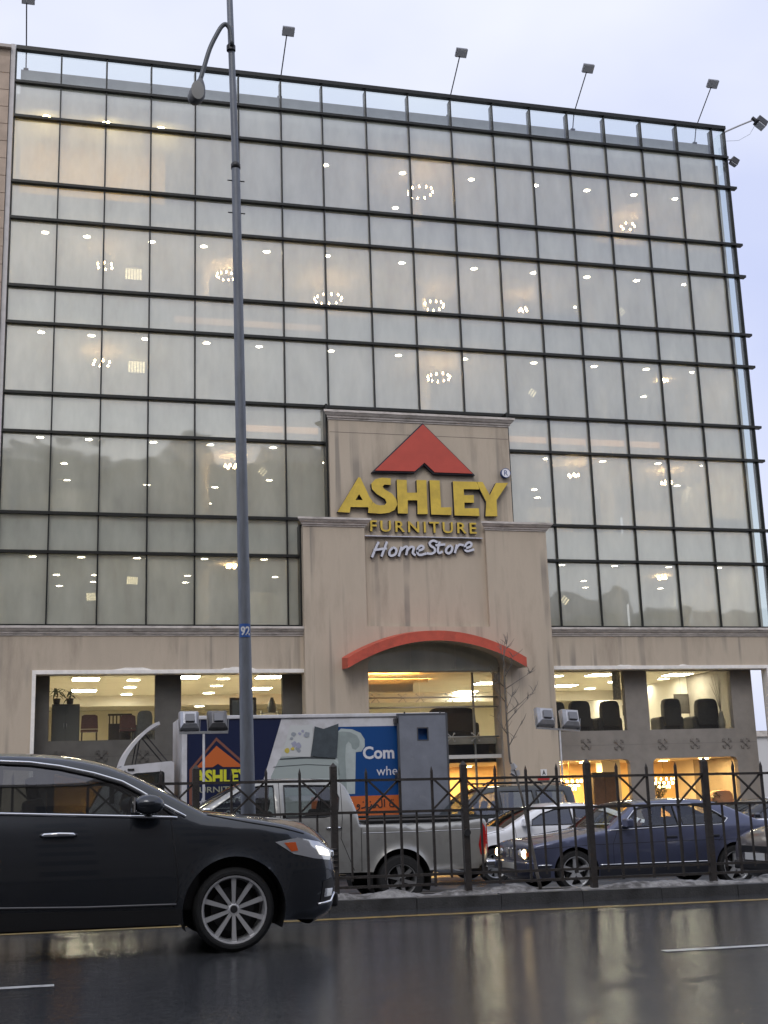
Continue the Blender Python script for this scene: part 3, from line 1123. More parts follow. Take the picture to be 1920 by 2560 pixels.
HS = [[[(9.89, 8.83), (10.01, 9.1), (10.11, 9.3)], [(10.21, 8.86), (10.31, 9.11), (10.39, 9.31)], [(9.97, 9.05), (10.36, 9.11)]],
 [[(10.59, 9.14), (10.49, 9.04), (10.47, 8.91), (10.55, 8.87), (10.67, 8.93), (10.71, 9.06), (10.66, 9.13), (10.59, 9.14)]],
 [[(10.79, 8.88), (10.88, 9.15)], [(10.86, 9.05), (11.0, 9.17), (11.09, 9.15), (11.04, 8.92)], [(11.07, 9.05), (11.19, 9.17), (11.30, 9.15), (11.26, 8.98), (11.33, 8.91)]],
 [[(11.42, 9.04), (11.60, 9.11), (11.63, 9.19), (11.54, 9.22), (11.44, 9.13), (11.42, 8.99), (11.50, 8.91), (11.70, 8.96)]],
 [[(12.10, 9.36), (11.97, 9.40), (11.85, 9.32), (11.89, 9.22), (12.0, 9.15), (12.02, 9.04), (11.90, 8.96), (11.76, 8.97)]],
 [[(12.19, 9.35), (12.12, 9.09), (12.16, 8.99), (12.26, 9.03)], [(12.07, 9.25), (12.36, 9.28)]],
 [[(12.53, 9.24), (12.43, 9.15), (12.4, 9.04), (12.49, 8.98), (12.59, 9.06), (12.62, 9.18), (12.57, 9.24), (12.53, 9.24)]],
 [[(12.71, 9.02), (12.78, 9.26)], [(12.76, 9.15), (12.87, 9.28), (13.0, 9.27)]],
 [[(13.05, 9.16), (13.24, 9.22), (13.3, 9.31), (13.22, 9.37), (13.1, 9.29), (13.06, 9.14), (13.14, 9.07), (13.36, 9.13)]]]
for strokes in HS:
    mb = MB()
    for q, st in enumerate(strokes): stroke(mb, st, 0.078, SY0 + .05 - .002 * q, SY1, XZ, 5)
    two_tone(mb.build('script_letter', wht_s, sign), wht_s, navy)
rg = MB().lathe([(0.0, SY0 + .03), (.15, SY0 + .03), (.15, SY1), (0, SY1)], (14.64, 0, 11.79), (0, 1, 0), 24).build('registered_mark', P('mark_white', (.8, .8, .84), .5), sign)
MB().lathe([(.150, SY0 + .022), (.164, SY0 + .022), (.164, SY1 - .01), (.150, SY1 - .01)], (14.64, 0, 11.79), (0, 1, 0), 28, close=True).build('ring', P('mark_blue', (.05, .09, .25), .5), rg)
fit_text(MB(), 'R', 14.578, 14.705, 11.70, 11.88, SY0 + .022, SY0 + .04, XZ, offset=-.004).build('letter', MATS['mark_blue'], rg)

# small notice by the entrance
nt_ = thing('wall_notice', 'small white notice with a black figure and red strip beside the entrance', 'sign', (15.35, 38.7, 1.55))
MB().box(15.26, 15.47, 38.665, 38.69, 1.73, 1.94).build('plate', P('notice_white', (.7, .7, .7), .5), nt_)
fit_text(MB(), 'A', 15.31, 15.42, 1.76, 1.91, 38.660, 38.668, XZ, offset=.03).build('figure', black, nt_)
MB().box(15.15, 15.55, 38.665, 38.69, 1.60, 1.69).build('red_strip', P('notice_red', (.45, .03, .03), .5), nt_)

# ------------------------------------------------------------------ lamps inside the store
ORD = ['first', 'second', 'third', 'fourth', 'fifth', 'sixth', 'seventh', 'eighth', 'ninth', 'tenth', 'eleventh', 'twelfth', 'thirteenth', 'fourteenth', 'fifteenth', 'sixteenth', 'seventeenth', 'eighteenth', 'nineteenth', 'twentieth', 'twenty-first', 'twenty-second']
mb = MB()
mb.cur = 0
mb.lathe([(0.155, 0.0), (0.155, -.022), (0.125, -.026), (0.12, -.015)], n=20)
mb.cur = 1
mb.lathe([(0.12, -.015), (0.0, -.015)], n=20)
dl_me = mb.mesh('downlight', [P('downlight_rim', (.7, .7, .68), .4), light_w])
dl_yellow = dl_me.copy()
dl_yellow.materials[1] = P('yellow_downlight', (.9, .8, .5), .5, emit=(1.0, .76, .34), es=190)
DL = [
 (24.1, [(-0.71, 39.98), (1.26, 39.98), (3.12, 39.98), (9.24, 41.41), (12.21, 41.45), (14.93, 41.43), (17.53, 41.41), (19.67, 41.4), (21.66, 41.39), (23.45, 41.38), (12.69, 44.25)]),
 (20.228, [(-0.66, 40.77), (0.72, 40.84), (2.9, 40.85), (4.7, 40.88), (6.93, 40.92), (9.1, 40.87), (11.91, 40.96), (14.69, 40.97), (17.02, 40.92), (19.18, 40.92), (21.22, 40.88), (23.25, 40.89), (19.97, 43.78)]),
 (16.622, [(-0.69, 40.71), (0.94, 40.75), (2.72, 40.76), (4.79, 40.8), (6.61, 40.84), (9.16, 40.85), (11.64, 40.88), (14.11, 40.86), (16.78, 40.84), (19.17, 40.83), (21.27, 40.79), (23.21, 40.81), (22.68, 43.9)]),
 (13.009, [(-0.62, 40.74), (0.93, 40.76), (3.02, 40.79), (4.92, 40.82), (7.06, 40.86), (9.26, 42.52), (0.18, 43.9), (0.3, 46.25), (3.23, 46.6), (5.79, 46.63), (7.67, 45.31), (5.87, 49.32), (17.07, 40.93), (19.3, 40.97), (21.52, 40.96), (23.41, 41.0), (18.35, 45.4), (18.99, 46.7), (23.9, 44.05)]),
 (9.119, [(-0.74, 41.06), (0.77, 41.04), (2.55, 41.04), (4.74, 40.97), (6.72, 40.91), (0.01, 44.32), (1.29, 44.27), (1.31, 45.63), (0.13, 46.6), (4.51, 44.16), (4.57, 45.55), (7.64, 44.16), (17.45, 41.02), (19.5, 41.03), (21.67, 41.08), (23.68, 41.05), (19.66, 44.17), (20.35, 45.62), (23.62, 45.63)])]
FN = ['top', 'second', 'third', 'fourth', 'lowest']
for k, (zc, pts) in enumerate(DL):
    for q, (x, y) in enumerate(sorted(pts, key=lambda p: p[0] / p[1])):
        o = bpy.data.objects.new('downlight', dl_me)
        COL.objects.link(o)
        o.location = (x, y, zc - .001)
        if k == 0 and x < 4:
            o.data = dl_yellow
        tag(o, f'round ceiling downlight on the {FN[k]} glazed floor from above, {ORD[q]} from the left', 'downlight', 'round ceiling downlights behind the glass facade')

# chandeliers: stem, ring of arms with bulbs
def chandelier_proto(name, bulbs, rad, drop, bulb_r, mat, label, drops=0):
    t = thing(name, label, 'chandelier', (0, 0, 0), local=True)
    MB().tube([(0, 0, 0), (0, 0, drop)], 0.012, 6).build('stem', dark_metal, t)
    for b in range(bulbs):
        a = 2 * PI * b / bulbs
        p = (rad * math.cos(a), rad * math.sin(a) * 0.9, .02 * (b % 2))
        MB().tube([(0, 0, -.02), (p[0] * .5, p[1] * .5, -.07), (p[0], p[1], p[2] - .03)], 0.009, 5).build('arm', dark_metal, t)
        MB().lathe([(0, -.03 + p[2]), (bulb_r * .8, -.02 + p[2]), (bulb_r, .02 + p[2]), (bulb_r * .5, .07 + p[2]), (0, .09 + p[2])], (p[0], p[1], 0), n=8).build('bulb', mat, t, smooth=True)
    return t
CH = [(1.37, 19.57, 2), (1.33, 16.15, 3), (5.7, 19.85, 2), (9.61, 19.48, 2), (5.79, 12.61, 4), (13.73, 19.51, 2), (13.31, 16.04, 3), (17.34, 19.54, 2), (22.51, 16.57, 3), (18.28, 12.49, 4), (22.34, 12.49, 4), (5.77, 9.01, 5), (12.84, 23.26, 1), (22.23, 23.61, 1), (22.27, 8.98, 5)]
protos = {}
seen_f = {}
rc = random.Random(17)
KIND = [('bulb chandelier', 6, .26, .030), ('wide many-armed chandelier', 11, .42, .028), ('small cluster chandelier', 5, .17, .045)]
for q, (x, z, f) in enumerate(sorted(CH)):
    zc = FC[f - 1]
    seen_f[f] = seen_f.get(f, 0) + 1
    kd = (q * 7 + f) % 3
    lab = f'{KIND[kd][0]} on the {FN[f-1]} glazed floor from above, {ORD[seen_f[f]-1]} from the left'
    if kd not in protos:
        t = chandelier_proto('chandelier', KIND[kd][1], KIND[kd][2], max(.2, zc - z), KIND[kd][3], crystal_w, lab)
        protos[kd] = (t, max(.2, zc - z))
    else:
        t = copy_tree(protos[kd][0])
        t['label'] = lab
    t['group'] = 'chandeliers hung behind the glass facade'
    t.location = (x, 42.0 + rc.uniform(-.8, 1.2), z)
    t.rotation_euler = (0, 0, rc.uniform(0, 6))
    sc_ = rc.uniform(.85, 1.25)
    t.scale = (sc_, sc_, 1)
    for ch in t.children:
        if ch.name.startswith('stem'): ch.scale = (1, 1, (zc - z) / protos[kd][1])
# louvred pendant lamps
LV = [(2.42, 19.9, 'second', 'left'), (2.57, 16.38, 'third', 'left'), (2.52, 8.70, 'lowest', 'left'), (1.19, 8.13, 'lowest', 'far left'), (7.04, 12.70, 'fourth', 'centre'), (17.53, 16.2, 'third', 'centre'), (21.54, 19.8, 'second', 'right'), (18.32, 8.15, 'lowest', 'right')]
for q, (x, z, fn_, side) in enumerate(LV):
    t = thing('louvre_lamp', f'striped rectangular pendant lamp on the {fn_} glazed floor from above, {side} part', 'lamp', (x, 43, z), group='striped pendant lamps behind the glass facade')
    big = 1.0 if q < 2 else 0.62
    if q > 1: t.rotation_euler = (0, R((0, 0, 4, -3, 38, 35, 48, 40)[q]), 0)
    for k in range(6 if q < 4 else 3):
        dx = (-.25 + .1 * k) * big if q < 4 else (-.16 + .16 * k) * big
        MB().box(x + dx - .032 * big, x + dx + .032 * big, 42.97, 43.03, z - .2 * big, z + .2 * big).build('strip', P('strip_lamp', (.9, .85, .7), .5, emit=(1, .86, .56), es=1.9), t)
    MB().box(x - .3 * big, x + .3 * big, 42.96, 43.04, z + .2 * big, z + .23 * big).build('rail', rod_m, t)
    if q < 4: MB().tube([(x, 43, z + .22), (x, 43, FC[FN.index(fn_)])], .008, 6).build('cord', dark_metal, t)
    else: MB().tube([(x, 43, z + .1), (x, 43.3, z + .1)], .02, 6).build('wall_arm', dark_metal, t)

# shop-floor ceiling lamps: square panels and round ones
def panel_lamp_mesh(name, a, b):
    m_ = MB()
    m_.cur = 0
    m_.box(-a, a, -b, b, -.03, 0)
    m_.cur = 1
    m_.box(-a + .03, a - .03, -b + .03, b - .03, -.04, -.03)
    return m_.mesh(name, [P('lamp_frame', (.6, .6, .58), .5), panel_w])
pl_me = panel_lamp_mesh('ceiling_panel_lamp', .46, .46)
m_ = MB()
m_.cur = 0
m_.lathe([(.26, 0), (.26, -.035), (.22, -.04)], n=24)
m_.cur = 1
m_.lathe([(.22, -.036), (0, -.036)], n=24)
rd_me = m_.mesh('round_ceiling_lamp', [MATS['lamp_frame'], panel_w])
def lamps(me, pts, z, name, txt, grp, sc=1.0):
    for q, (x, y) in enumerate(sorted(pts, key=lambda p: p[0] / p[1])):
        o = bpy.data.objects.new(name, me)
        COL.objects.link(o)
        o.location = (x, y, z - .002)
        o.scale = (sc, sc, 1)
        tag(o, txt.format(ORD[q]), 'ceiling lamp', grp)
lamps(pl_me, [(1.05, 43.11), (1.1, 47.41), (1.28, 51.95), (4.32, 42.74), (7.17, 42.82), (7.5, 47.2)], 5.4, 'ceiling_panel_lamp', 'square lit ceiling panel seen in the left shop window, {} from the left', 'ceiling panels in the left shop window')
lamps(rd_me, [(2.63, 43.54), (2.67, 46.15), (2.72, 49.1), (2.77, 52.25), (5.65, 43.27), (5.74, 45.89), (5.82, 48.91), (5.89, 52.07), (6.19, 55.48), (0.93, 50.47)], 5.4, 'round_ceiling_lamp', 'round lit ceiling lamp seen in the left shop window, {} from the left', 'round lamps in the left shop window')
lamps(pl_me, [(19.49, 42.93), (19.86, 47.26), (22.9, 51.68), (22.68, 43.03), (16.1, 45.85), (16.48, 49.72), (15.49, 54.02), (18.39, 53.82)], 5.4, 'ceiling_panel_lamp', 'square lit ceiling panel seen through the entrance or right shop window, {} from the left', 'ceiling panels in the right shop window')
lamps(rd_me, [(17.92, 43.18), (21.57, 48.6), (21.73, 51.98), (21.32, 45.75), (23.2, 47.15), (22.9, 44.6), (16.44, 54.17), (13.0, 51.19)], 5.4, 'round_ceiling_lamp', 'round lit ceiling lamp seen through the entrance or right shop window, {} from the left', 'round lamps in the right shop window')
warm_panel = P('warm_lamp_panel', (.9, .8, .6), .5, emit=(1.0, .62, .24), es=330)
m_ = MB()
m_.cur = 0
m_.lathe([(.24, 0), (.24, -.03), (.2, -.035)], n=20)
m_.cur = 1
m_.lathe([(.2, -.031), (0, -.031)], n=20)
wr_me = m_.mesh('warm_ceiling_lamp', [MATS['lamp_frame'], warm_panel])
lamps(wr_me, [(18.3, 42.2), (17.6, 43.3), (18.2, 44.4), (16.9, 41.4), (20.6, 42.0), (21.9, 43.2), (22.6, 41.4), (12.4, 42.3), (13.2, 43.4), (11.2, 41.6), (14.6, 44.2), (10.4, 43.6), (2.4, 43.4)], 2.24, 'warm_ceiling_lamp', 'warm round lamp in the low ground floor ceiling, {} from the left', 'warm lamps on the low ground floor')
# concealed warm trough over the entrance
for (x0, x1, y, z) in ((9.9, 12.0, 41.95, 5.0), (10.2, 13.2, 44.2, 5.3)):
    t = thing('trough_lamp', 'orange glowing ceiling trough lamp inside the entrance, ' + ('nearer the door' if y < 42 else 'farther inside'), 'lamp', ((x0 + x1) / 2, y, z))
    MB().box(x0, x1, y, y + .12, z - .01, z + .02).build('tube', P('orange_tube', (.9, .6, .3), .5, emit=(1, .42, .09), es=170), t)
    MB().box(x0 - .02, x1 + .02, y - .14, y + .16, z - .04, z - .015).box(x0 - .02, x1 + .02, y - .16, y - .14, z - .04, z + .09).build('tray', plaster_in, t)
# crystal chandeliers behind the low right windows
def crystal(x, y, z, label, s=1.0, zc=2.24):
    t = thing('crystal_chandelier', label, 'chandelier', (x, y, z), group='crystal chandeliers in the low windows')
    MB().tube([(x, y, z), (x, y, zc)], .012, 6).build('stem', P('brass', (.6, .4, .12), .3, metal=1), t)
    for tier, (r, h, n_) in enumerate(((.42, .08, 14), (.32, -.06, 12), (.2, -.18, 9))):
        MB().lathe([(r * s, z + h + .03), (r * s + .012, z + h + .015), (r * s, z + h)], (x, y, 0), n=20, close=True).build('tier_ring', MATS['brass'], t, smooth=True)
        for b in range(n_):
            a = 2 * PI * b / n_
            px, py = x + r * s * math.cos(a), y + r * s * math.sin(a)
            MB().lathe([(0, z + h - .10), (.022, z + h - .05), (.016, z + h), (0, z + h + .01)], (px, py, 0), n=6).build('crystal', P('lit_crystal', (.9, .8, .6), .2, emit=(1, .66, .3), es=30), t)
crystal(17.3, 41.2, 1.52, 'glittering crystal chandelier behind the low window nearest the entrance')
crystal(20.75, 41.0, 1.50, 'glittering crystal chandelier behind the low window near the right end')
# peach coloured cove lamps along the slab edges
for (x0, x1, z, lab) in ((15.2, 21.0, 13.32, 'peach cove lamp strip right of the store sign'), (5.9, 8.4, 13.30, 'peach cove lamp strip left of the store sign'), (3.6, 8.6, 16.98, 'faint peach cove lamp strip above the third glazed floor')):
    t = thing('cove_lamp', lab, 'lamp', ((x0 + x1) / 2, 39.76, z), group='cove lamps along the slab edges')
    MB().box(x0, x1, 39.735, 39.755, z - .11, z + .11).build('diffuser', P('peach_diffuser', (.8, .6, .45), .6, emit=(1, .55, .28), es=.5) if z < 14 else P('faint_peach_diffuser', (.8, .6, .45), .6, emit=(1, .6, .35), es=.28), t)
    MB().box(x0 - .02, x1 + .02, 39.757, 39.775, z - .13, z + .13).build('tray', slab_in, t)
wood = P('brown_wood', (0.10, 0.045, 0.025), 0.45, ns=6, na=.2)
dkwood = P('dark_wood', (0.035, 0.025, 0.02), 0.5, ns=6, na=.2)
UF = 3.05
# left window: cabinet, plants, chairs, sideboard, grey chair, mirror, white shelf
t = thing('cabinet', 'tall dark cabinet at the left end of the left shop window', 'cabinet', (.4, 40.5, UF))
MB().box(-.02, .82, 40.35, 40.8, UF, 4.34).build('carcass', P('grey_cabinet', (.07, .07, .065), .5), t, bevel=.01)
for q in (0, 1):
    dd = MB().box(.0 + q * .41, .39 + q * .41, 40.33, 40.35, UF + .08, 4.28).build('door', P('cabinet_front', (.085, .085, .08), .45), t)
    MB().box(.34 + q * .08, .36 + q * .08, 40.31, 40.33, 3.6, 3.75).build('handle', chrome, dd)
leaf_m = P('house_plant_leaf', (0.03, 0.06, 0.018), 0.5, ns=4, na=.3)
def palm(x, y, z, h, n_, name, label, seed):
    rnd = random.Random(seed)
    t = thing(name, label, 'plant', (x, y, z))
    MB().lathe([(.0, z), (.09, z), (.12, z + .18), (.10, z + .18), (0, z + .16)], (x, y, 0), n=12).build('pot', dkwood, t, smooth=True)
    MB().tube([(x, y, z + .15), (x + .02, y, z + h * .55)], .014, 6).build('stem', wood, t)
    for k in range(n_):
        a = rnd.uniform(0, 6.28)
        L = h * rnd.uniform(.35, .6)
        z0 = z + h * rnd.uniform(.3, .6)
        up = rnd.uniform(.2, .9)
        p = []
        for s in range(5):
            u = s / 4
            p.append(Vector((x + math.cos(a) * L * u, y + math.sin(a) * L * u, z0 + L * (up * u - .8 * u * u))))
        side = Vector((-math.sin(a), math.cos(a), 0))
        vs, fs = [], []
        for s, q in enumerate(p):
            w_ = .035 * math.sin(PI * (.15 + .8 * s / 4))
            vs += [q + side * w_, q - side * w_ + Vector((0, 0, .004))]
        for s in range(4): fs.append((2 * s, 2 * s + 1, 2 * s + 3, 2 * s + 2))
        MB().add(vs, fs).build('leaf', leaf_m, t, fixn=False)
palm(.12, 40.5, 4.34, .75, 22, 'palm_plant', 'spiky palm on the tall cabinet, the left one of two', 3)
palm(.52, 40.5, 4.34, .62, 18, 'palm_plant', 'spiky palm on the tall cabinet, the right one of two', 5)
def chair(x, y, z, w_, h, mat, label, facing=1, name='dining_chair'):
    t = thing(name, label, 'chair', (x, y, z), group='dining chairs in the left shop window')
    MB().box(x - w_ / 2, x + w_ / 2, y - .22, y + .22, z + .42, z + .5).build('seat', mat, t, bevel=.015)
    MB().prism([(x - w_ / 2, z + .52), (x + w_ / 2, z + .52), (x + w_ * .46, z + h - .04), (x + w_ * .3, z + h), (x - w_ * .3, z + h), (x - w_ * .46, z + h - .04)], y - .2 * facing, y - .15 * facing, XZ).build('backrest', mat, t)
    for sx in (-1, 1):
        for sy in (-1, 1):
            MB().bar((x + sx * (w_ / 2 - .03), y + sy * .18, z), (x + sx * (w_ / 2 - .04), y + sy * .18, z + .43), .04, .04).build('leg', dkwood, t)
redwood = P('red_brown_leather', (0.09, 0.03, 0.022), .45, ns=6, na=.2)
chair(1.12, 40.5, UF, .52, .95, redwood, 'red-brown dining chair beside the tall cabinet in the left shop window')
chair(2.28, 40.45, UF, .5, .92, redwood, 'red-brown dining chair in front of the slatted bed end in the left shop window')
t = thing('slatted_bed', 'dark slatted bed end in the left shop window', 'bed', (2.05, 40.9, UF))
MB().box(1.72, 2.42, 40.9, 40.96, UF + .1, 3.75).build('panel', dkwood, t)
MB().box(1.70, 2.44, 40.88, 40.98, 4.0, 4.06).build('rail', dkwood, t)
for k in range(7): MB().box(1.73 + k * .11, 1.77 + k * .11, 40.91, 40.95, 3.75, 4.0).build('slat', dkwood, t)
for x in (1.72, 2.38): MB().box(x, x + .05, 40.9, 40.96, UF, UF + .1).build('foot', dkwood, t)
def recliner(x, y, z, w_, h, mat, label, grp, name='recliner'):
    t = thing(name, label, 'armchair', (x, y, z), group=grp)
    w_ *= 1.12
    MB().box(x - w_ / 2, x + w_ / 2, y, y + .75, z + .06, z + .48).build('seat', mat, t, bevel=.07)
    back = [(x - w_ * .47, z + .30), (x + w_ * .47, z + .30), (x + w_ * .50, z + h * .55), (x + w_ * .49, z + h * .82), (x + w_ * .43, z + h * .95), (x + w_ * .30, z + h * .99), (x, z + h), (x - w_ * .30, z + h * .99), (x - w_ * .43, z + h * .95), (x - w_ * .49, z + h * .82), (x - w_ * .50, z + h * .55)]
    MB().prism(back, y - .16, y + .14, XZ).build('backrest', mat, t, bevel=.075, smooth=True, sharp=40)
    MB().box(x - w_ * .36, x + w_ * .36, y - .02, y + .24, z + h * .72, z + h * .94).build('head_cushion', mat, t, bevel=.08)
    for sx in (-1, 1):
        MB().box(x + sx * w_ * .52 - .12, x + sx * w_ * .52 + .12, y - .06, y + .76, z + .08, z + .62).build('armrest', mat, t, bevel=.09)
        MB().box(x + sx * w_ * .4 - .03, x + sx * w_ * .4 + .03, y + .05, y + .11, z, z + .08).build('foot', black, t)
recliner(2.80, 40.35, UF, .42, 1.05, P('grey_fabric', (.11, .11, .105), .9, ns=10, na=.2), 'pale grey armchair at the right end of the left shop window', 'armchairs on show', 'armchair')
GR = 'black recliners in the right shop window'
recliner(16.62, 40.45, UF, .55, 1.16, fabric_dk, 'black recliner with its back to the right shop window, first from the entrance', GR)
recliner(17.52, 40.5, UF, .66, 1.20, fabric_dk, 'black recliner with its back to the right shop window, second from the entrance', GR)
recliner(18.64, 40.5, UF, .60, 1.19, fabric_dk, 'black recliner just left of the pier in the right shop window', GR)
recliner(20.98, 40.5, UF, .60, 1.24, fabric_dk, 'black recliner right of the pier in the right shop window', GR)
recliner(22.34, 40.5, UF, .74, 1.22, fabric_dk, 'wide black recliner at the right end of the right shop window', GR)
t = thing('standing_mirror', 'dark framed mirror in the left shop window by the street lamp', 'mirror', (5.9, 40.6, UF))
for (a, b, c, d) in ((5.50, 5.58, UF, 4.42), (6.28, 6.36, UF, 4.42), (5.50, 6.36, 4.42, 4.50), (5.58, 6.28, 3.3, 3.36)):
    MB().box(a, b, 40.58, 40.64, c, d).build('frame', dkwood, t)
MB().box(5.58, 6.28, 40.6, 40.62, 3.36, 4.42).build('mirror_glass', P('mirror', (.6, .6, .55), .05, metal=1), t)
t = thing('shelf_unit', 'white shelf unit with a grey ornament in the left shop window', 'shelf', (6.85, 41.0, UF))
for z in (UF + .05, 3.55, 4.0): MB().box(6.58, 7.15, 40.9, 41.2, z, z + .03).build('shelf', P('shelf_white', (.6, .58, .52), .5), t)
for x in (6.58, 7.12): MB().box(x, x + .03, 40.9, 41.2, UF, 4.1).build('side_panel', MATS['shelf_white'], t)
o = MB().lathe([(0, 4.03), (.12, 4.03), (.16, 4.2), (.1, 4.4), (.05, 4.5), (.07, 4.52), (0, 4.52)], (6.95, 41.05, 0), n=14).build('vase', P('grey_vase', (.12, .12, .12), .4), None, smooth=True)
tag(o, 'grey vase on the white shelf unit in the left shop window', 'vase')
t = thing('curtain', 'pale patterned curtain beside the pier in the right shop window', 'curtain', (18.95, 40.2, 4.1))
for k in range(5):
    MB().tube([(18.72 + k * .06, 40.2 + .02 * (k % 2), 5.38), (18.72 + k * .06, 40.2 + .02 * (k % 2), 4.25)], .035, 6).build('fold', P('curtain_cloth', (.5, .48, .42), .9, ns=12, na=.35), t, smooth=True)
MB().tube([(18.6, 40.2, 5.385), (19.1, 40.2, 5.385)], .015, 6).build('rod', dkwood, t)
for (x0, x1, z0, z1, y, lab) in ((22.9, 23.45, 4.0, 4.68, 43.8, 'large dark framed picture on the right wall of the showroom'), (21.6, 22.3, 4.08, 4.42, 45.6, 'wide dark framed picture deep in the right showroom')):
    t = thing('picture', lab, 'picture', ((x0 + x1) / 2, y, z0))
    MB().box(x0, x1, y, y + .04, z0, z1).build('canvas', P('dark_canvas', (.05, .045, .04), .6, ns=5, na=.4), t)
    for (a, b, c, d) in ((x0 - .03, x0, z0, z1), (x1, x1 + .03, z0, z1), (x0 - .03, x1 + .03, z1, z1 + .03), (x0 - .03, x1 + .03, z0 - .03, z0)):
        MB().box(a, b, y - .01, y + .04, c, d).build('frame', dkwood, t)
    MB().tube([((x0 + x1) / 2, y + .02, z1 + .03), ((x0 + x1) / 2, y + .02, 5.4)], .004, 5).build('wire', dark_metal, t)
t = thing('dry_branches', 'vase of tall dry branches at the right end of the right shop window', 'plant', (22.75, 40.15, UF))
MB().lathe([(0, UF), (.1, UF), (.13, UF + .4), (.06, UF + .7), (.08, UF + .75), (0, UF + .74)], (22.72, 40.15, 0), n=12).build('vase', P('tall_vase', (.2, .18, .15), .4), t, smooth=True)
rnd = random.Random(9)
for k in range(7):
    a = rnd.uniform(-.3, .3)
    MB().tube([(22.72, 40.15, UF + .7), (22.72 + a * .5, 40.15 + rnd.uniform(-.08, .08), UF + 1.3), (22.72 + a, 40.15 + rnd.uniform(-.1, .1), UF + rnd.uniform(1.7, 2.1))], [.012, .009, .004], 5).build('branch', dkwood, t)
# low windows: round bush, leafy plant, pink armchair, wardrobe
LF = -0.7
def bush(x, y, z0, zc, r, label):
    t = thing('topiary_bush', label, 'plant', (x, y, z0))
    MB().lathe([(0, z0), (.16, z0), (.2, z0 + .4), (0, z0 + .38)], (x, y, 0), n=12).build('pot', dkwood, t, smooth=True)
    MB().tube([(x, y, z0 + .35), (x, y, zc)], .025, 6).build('trunk', wood, t)
    rnd = random.Random(2)
    b = MB()
    for k in range(700):
        d = Vector((rnd.gauss(0, 1), rnd.gauss(0, 1), rnd.gauss(0, 1))).normalized() * r * rnd.uniform(.7, 1.05)
        c = Vector((x, y, zc)) + d
        u = Vector((rnd.gauss(0, 1), rnd.gauss(0, 1), rnd.gauss(0, 1))).normalized()
        v_ = u.cross(d).normalized()
        b.add([c - u * .03, c + v_ * .015, c + u * .03, c - v_ * .015], [(0, 1, 2, 3)])
    b.build('foliage', leaf_m, t, fixn=False)
bush(20.2, 40.35, LF, 1.16, .27, 'round clipped bush behind the low window near the right end')
palm(22.45, 40.7, .55, .8, 16, 'leafy_plant', 'broad leafy plant behind the low window at the right end', 8)
recliner(22.9, 41.0, LF, .8, 1.80, P('pink_fabric', (.45, .26, .2), .8), 'pink armchair behind the low window at the right end', 'armchairs on show', 'armchair')
box_part('plant_plinth', plaster_in, 22.2, 22.7, 40.45, 40.95, LF, .55)
t = thing('wardrobe', 'dark wooden wardrobe behind the low window next to the entrance', 'wardrobe', (18.4, 41.0, LF))
MB().box(18.0, 18.84, 40.8, 41.3, LF, 1.72).build('carcass', dkwood, t)
MB().box(17.94, 18.90, 40.75, 41.35, 1.72, 1.83).build('crown', dkwood, t, bevel=.02)
for q in (0, 1):
    dd = MB().box(18.03 + q * .4, 18.41 + q * .4, 40.77, 40.8, LF + .1, 1.66).build('door', wood, t)
    MB().box(18.36 + q * .06, 18.38 + q * .06, 40.75, 40.77, .5, .65).build('handle', MATS['brass'], dd)
# dark sofa set seen through the upper entrance glazing
recliner(13.4, 42.0, UF, 1.5, 1.15, fabric_dk, 'dark sofa seen through the upper entrance glass', 'armchairs on show', 'sofa')

# ------------------------------------------------------------------ lamps on the roof edge
mb = MB()
hd = MB()
def roof_lamp(x, label):
    t = thing('roof_floodlight', label, 'floodlight', (x, 39.95, 25.74), group='floodlights on arms along the roof edge')
    MB().tube([(x, 40.0, 25.70), (x, 39.75, 26.35), (x, 38.40, 27.27)], .022, 6).build('arm', dark_metal, t)
    MB().box(x - .08, x + .08, 39.92, 40.1, 25.74, 25.80).build('base_plate', dark_metal, t)
    c = Vector((x + .05, 38.36, 27.38))
    M = Matrix.Rotation(R(-38), 3, 'X')
    MB().obox(c, (.21, .16, .06), M).build('housing', P('floodlight_grey', (.20, .205, .22), .45, metal=.4), t, bevel=.012)
    MB().obox(c + M @ Vector((0, 0, .09)), (.13, .09, .035), M).build('ballast_box', dark_metal, t, bevel=.01)
    MB().obox(c + M @ Vector((0, 0, -.066)), (.19, .14, .006), M).build('lens', P('floodlight_glass', (.5, .52, .55), .15), t)
    for s in (-1, 1): MB().bar(c + M @ Vector((s * .22, 0, 0)), Vector((x + s * .03, 38.42, 27.25)), .015, .03).build('bracket', dark_metal, t)
for x, lab in ((-1.44, 'floodlight on a roof arm at the left corner of the store'), (7.30, 'floodlight on a roof arm just right of the street lamp'), (13.64, 'floodlight on a roof arm above the store sign'), (18.59, 'floodlight on a roof arm, second from the right corner'), (23.72, 'floodlight on a roof arm next to the right corner')):
    roof_lamp(x, lab)
t = thing('corner_floodlight', 'dark floodlight on a sideways arm at the right roof corner', 'floodlight', (24.7, 39.3, 25.95))
MB().tube([(24.66, 39.3, 25.98), (25.4, 39.25, 26.35), (25.9, 39.2, 26.58)], .035, 8).build('arm', P('pale_arm', (.4, .4, .42), .5, metal=.3), t)
M = Matrix.Rotation(R(35), 3, 'Y') @ Matrix.Rotation(R(-15), 3, 'X')
MB().obox((26.2, 39.15, 26.46), (.22, .16, .17), M).build('housing', dark_metal, t, bevel=.02)
MB().obox(Vector((26.2, 39.15, 26.46)) + M @ Vector((.05, 0, -.19)), (.16, .14, .02), M).build('lens', MATS['floodlight_glass'], t)
MB().obox((25.93, 39.17, 26.6), (.1, .05, .06), M).build('bracket', dark_metal, t)
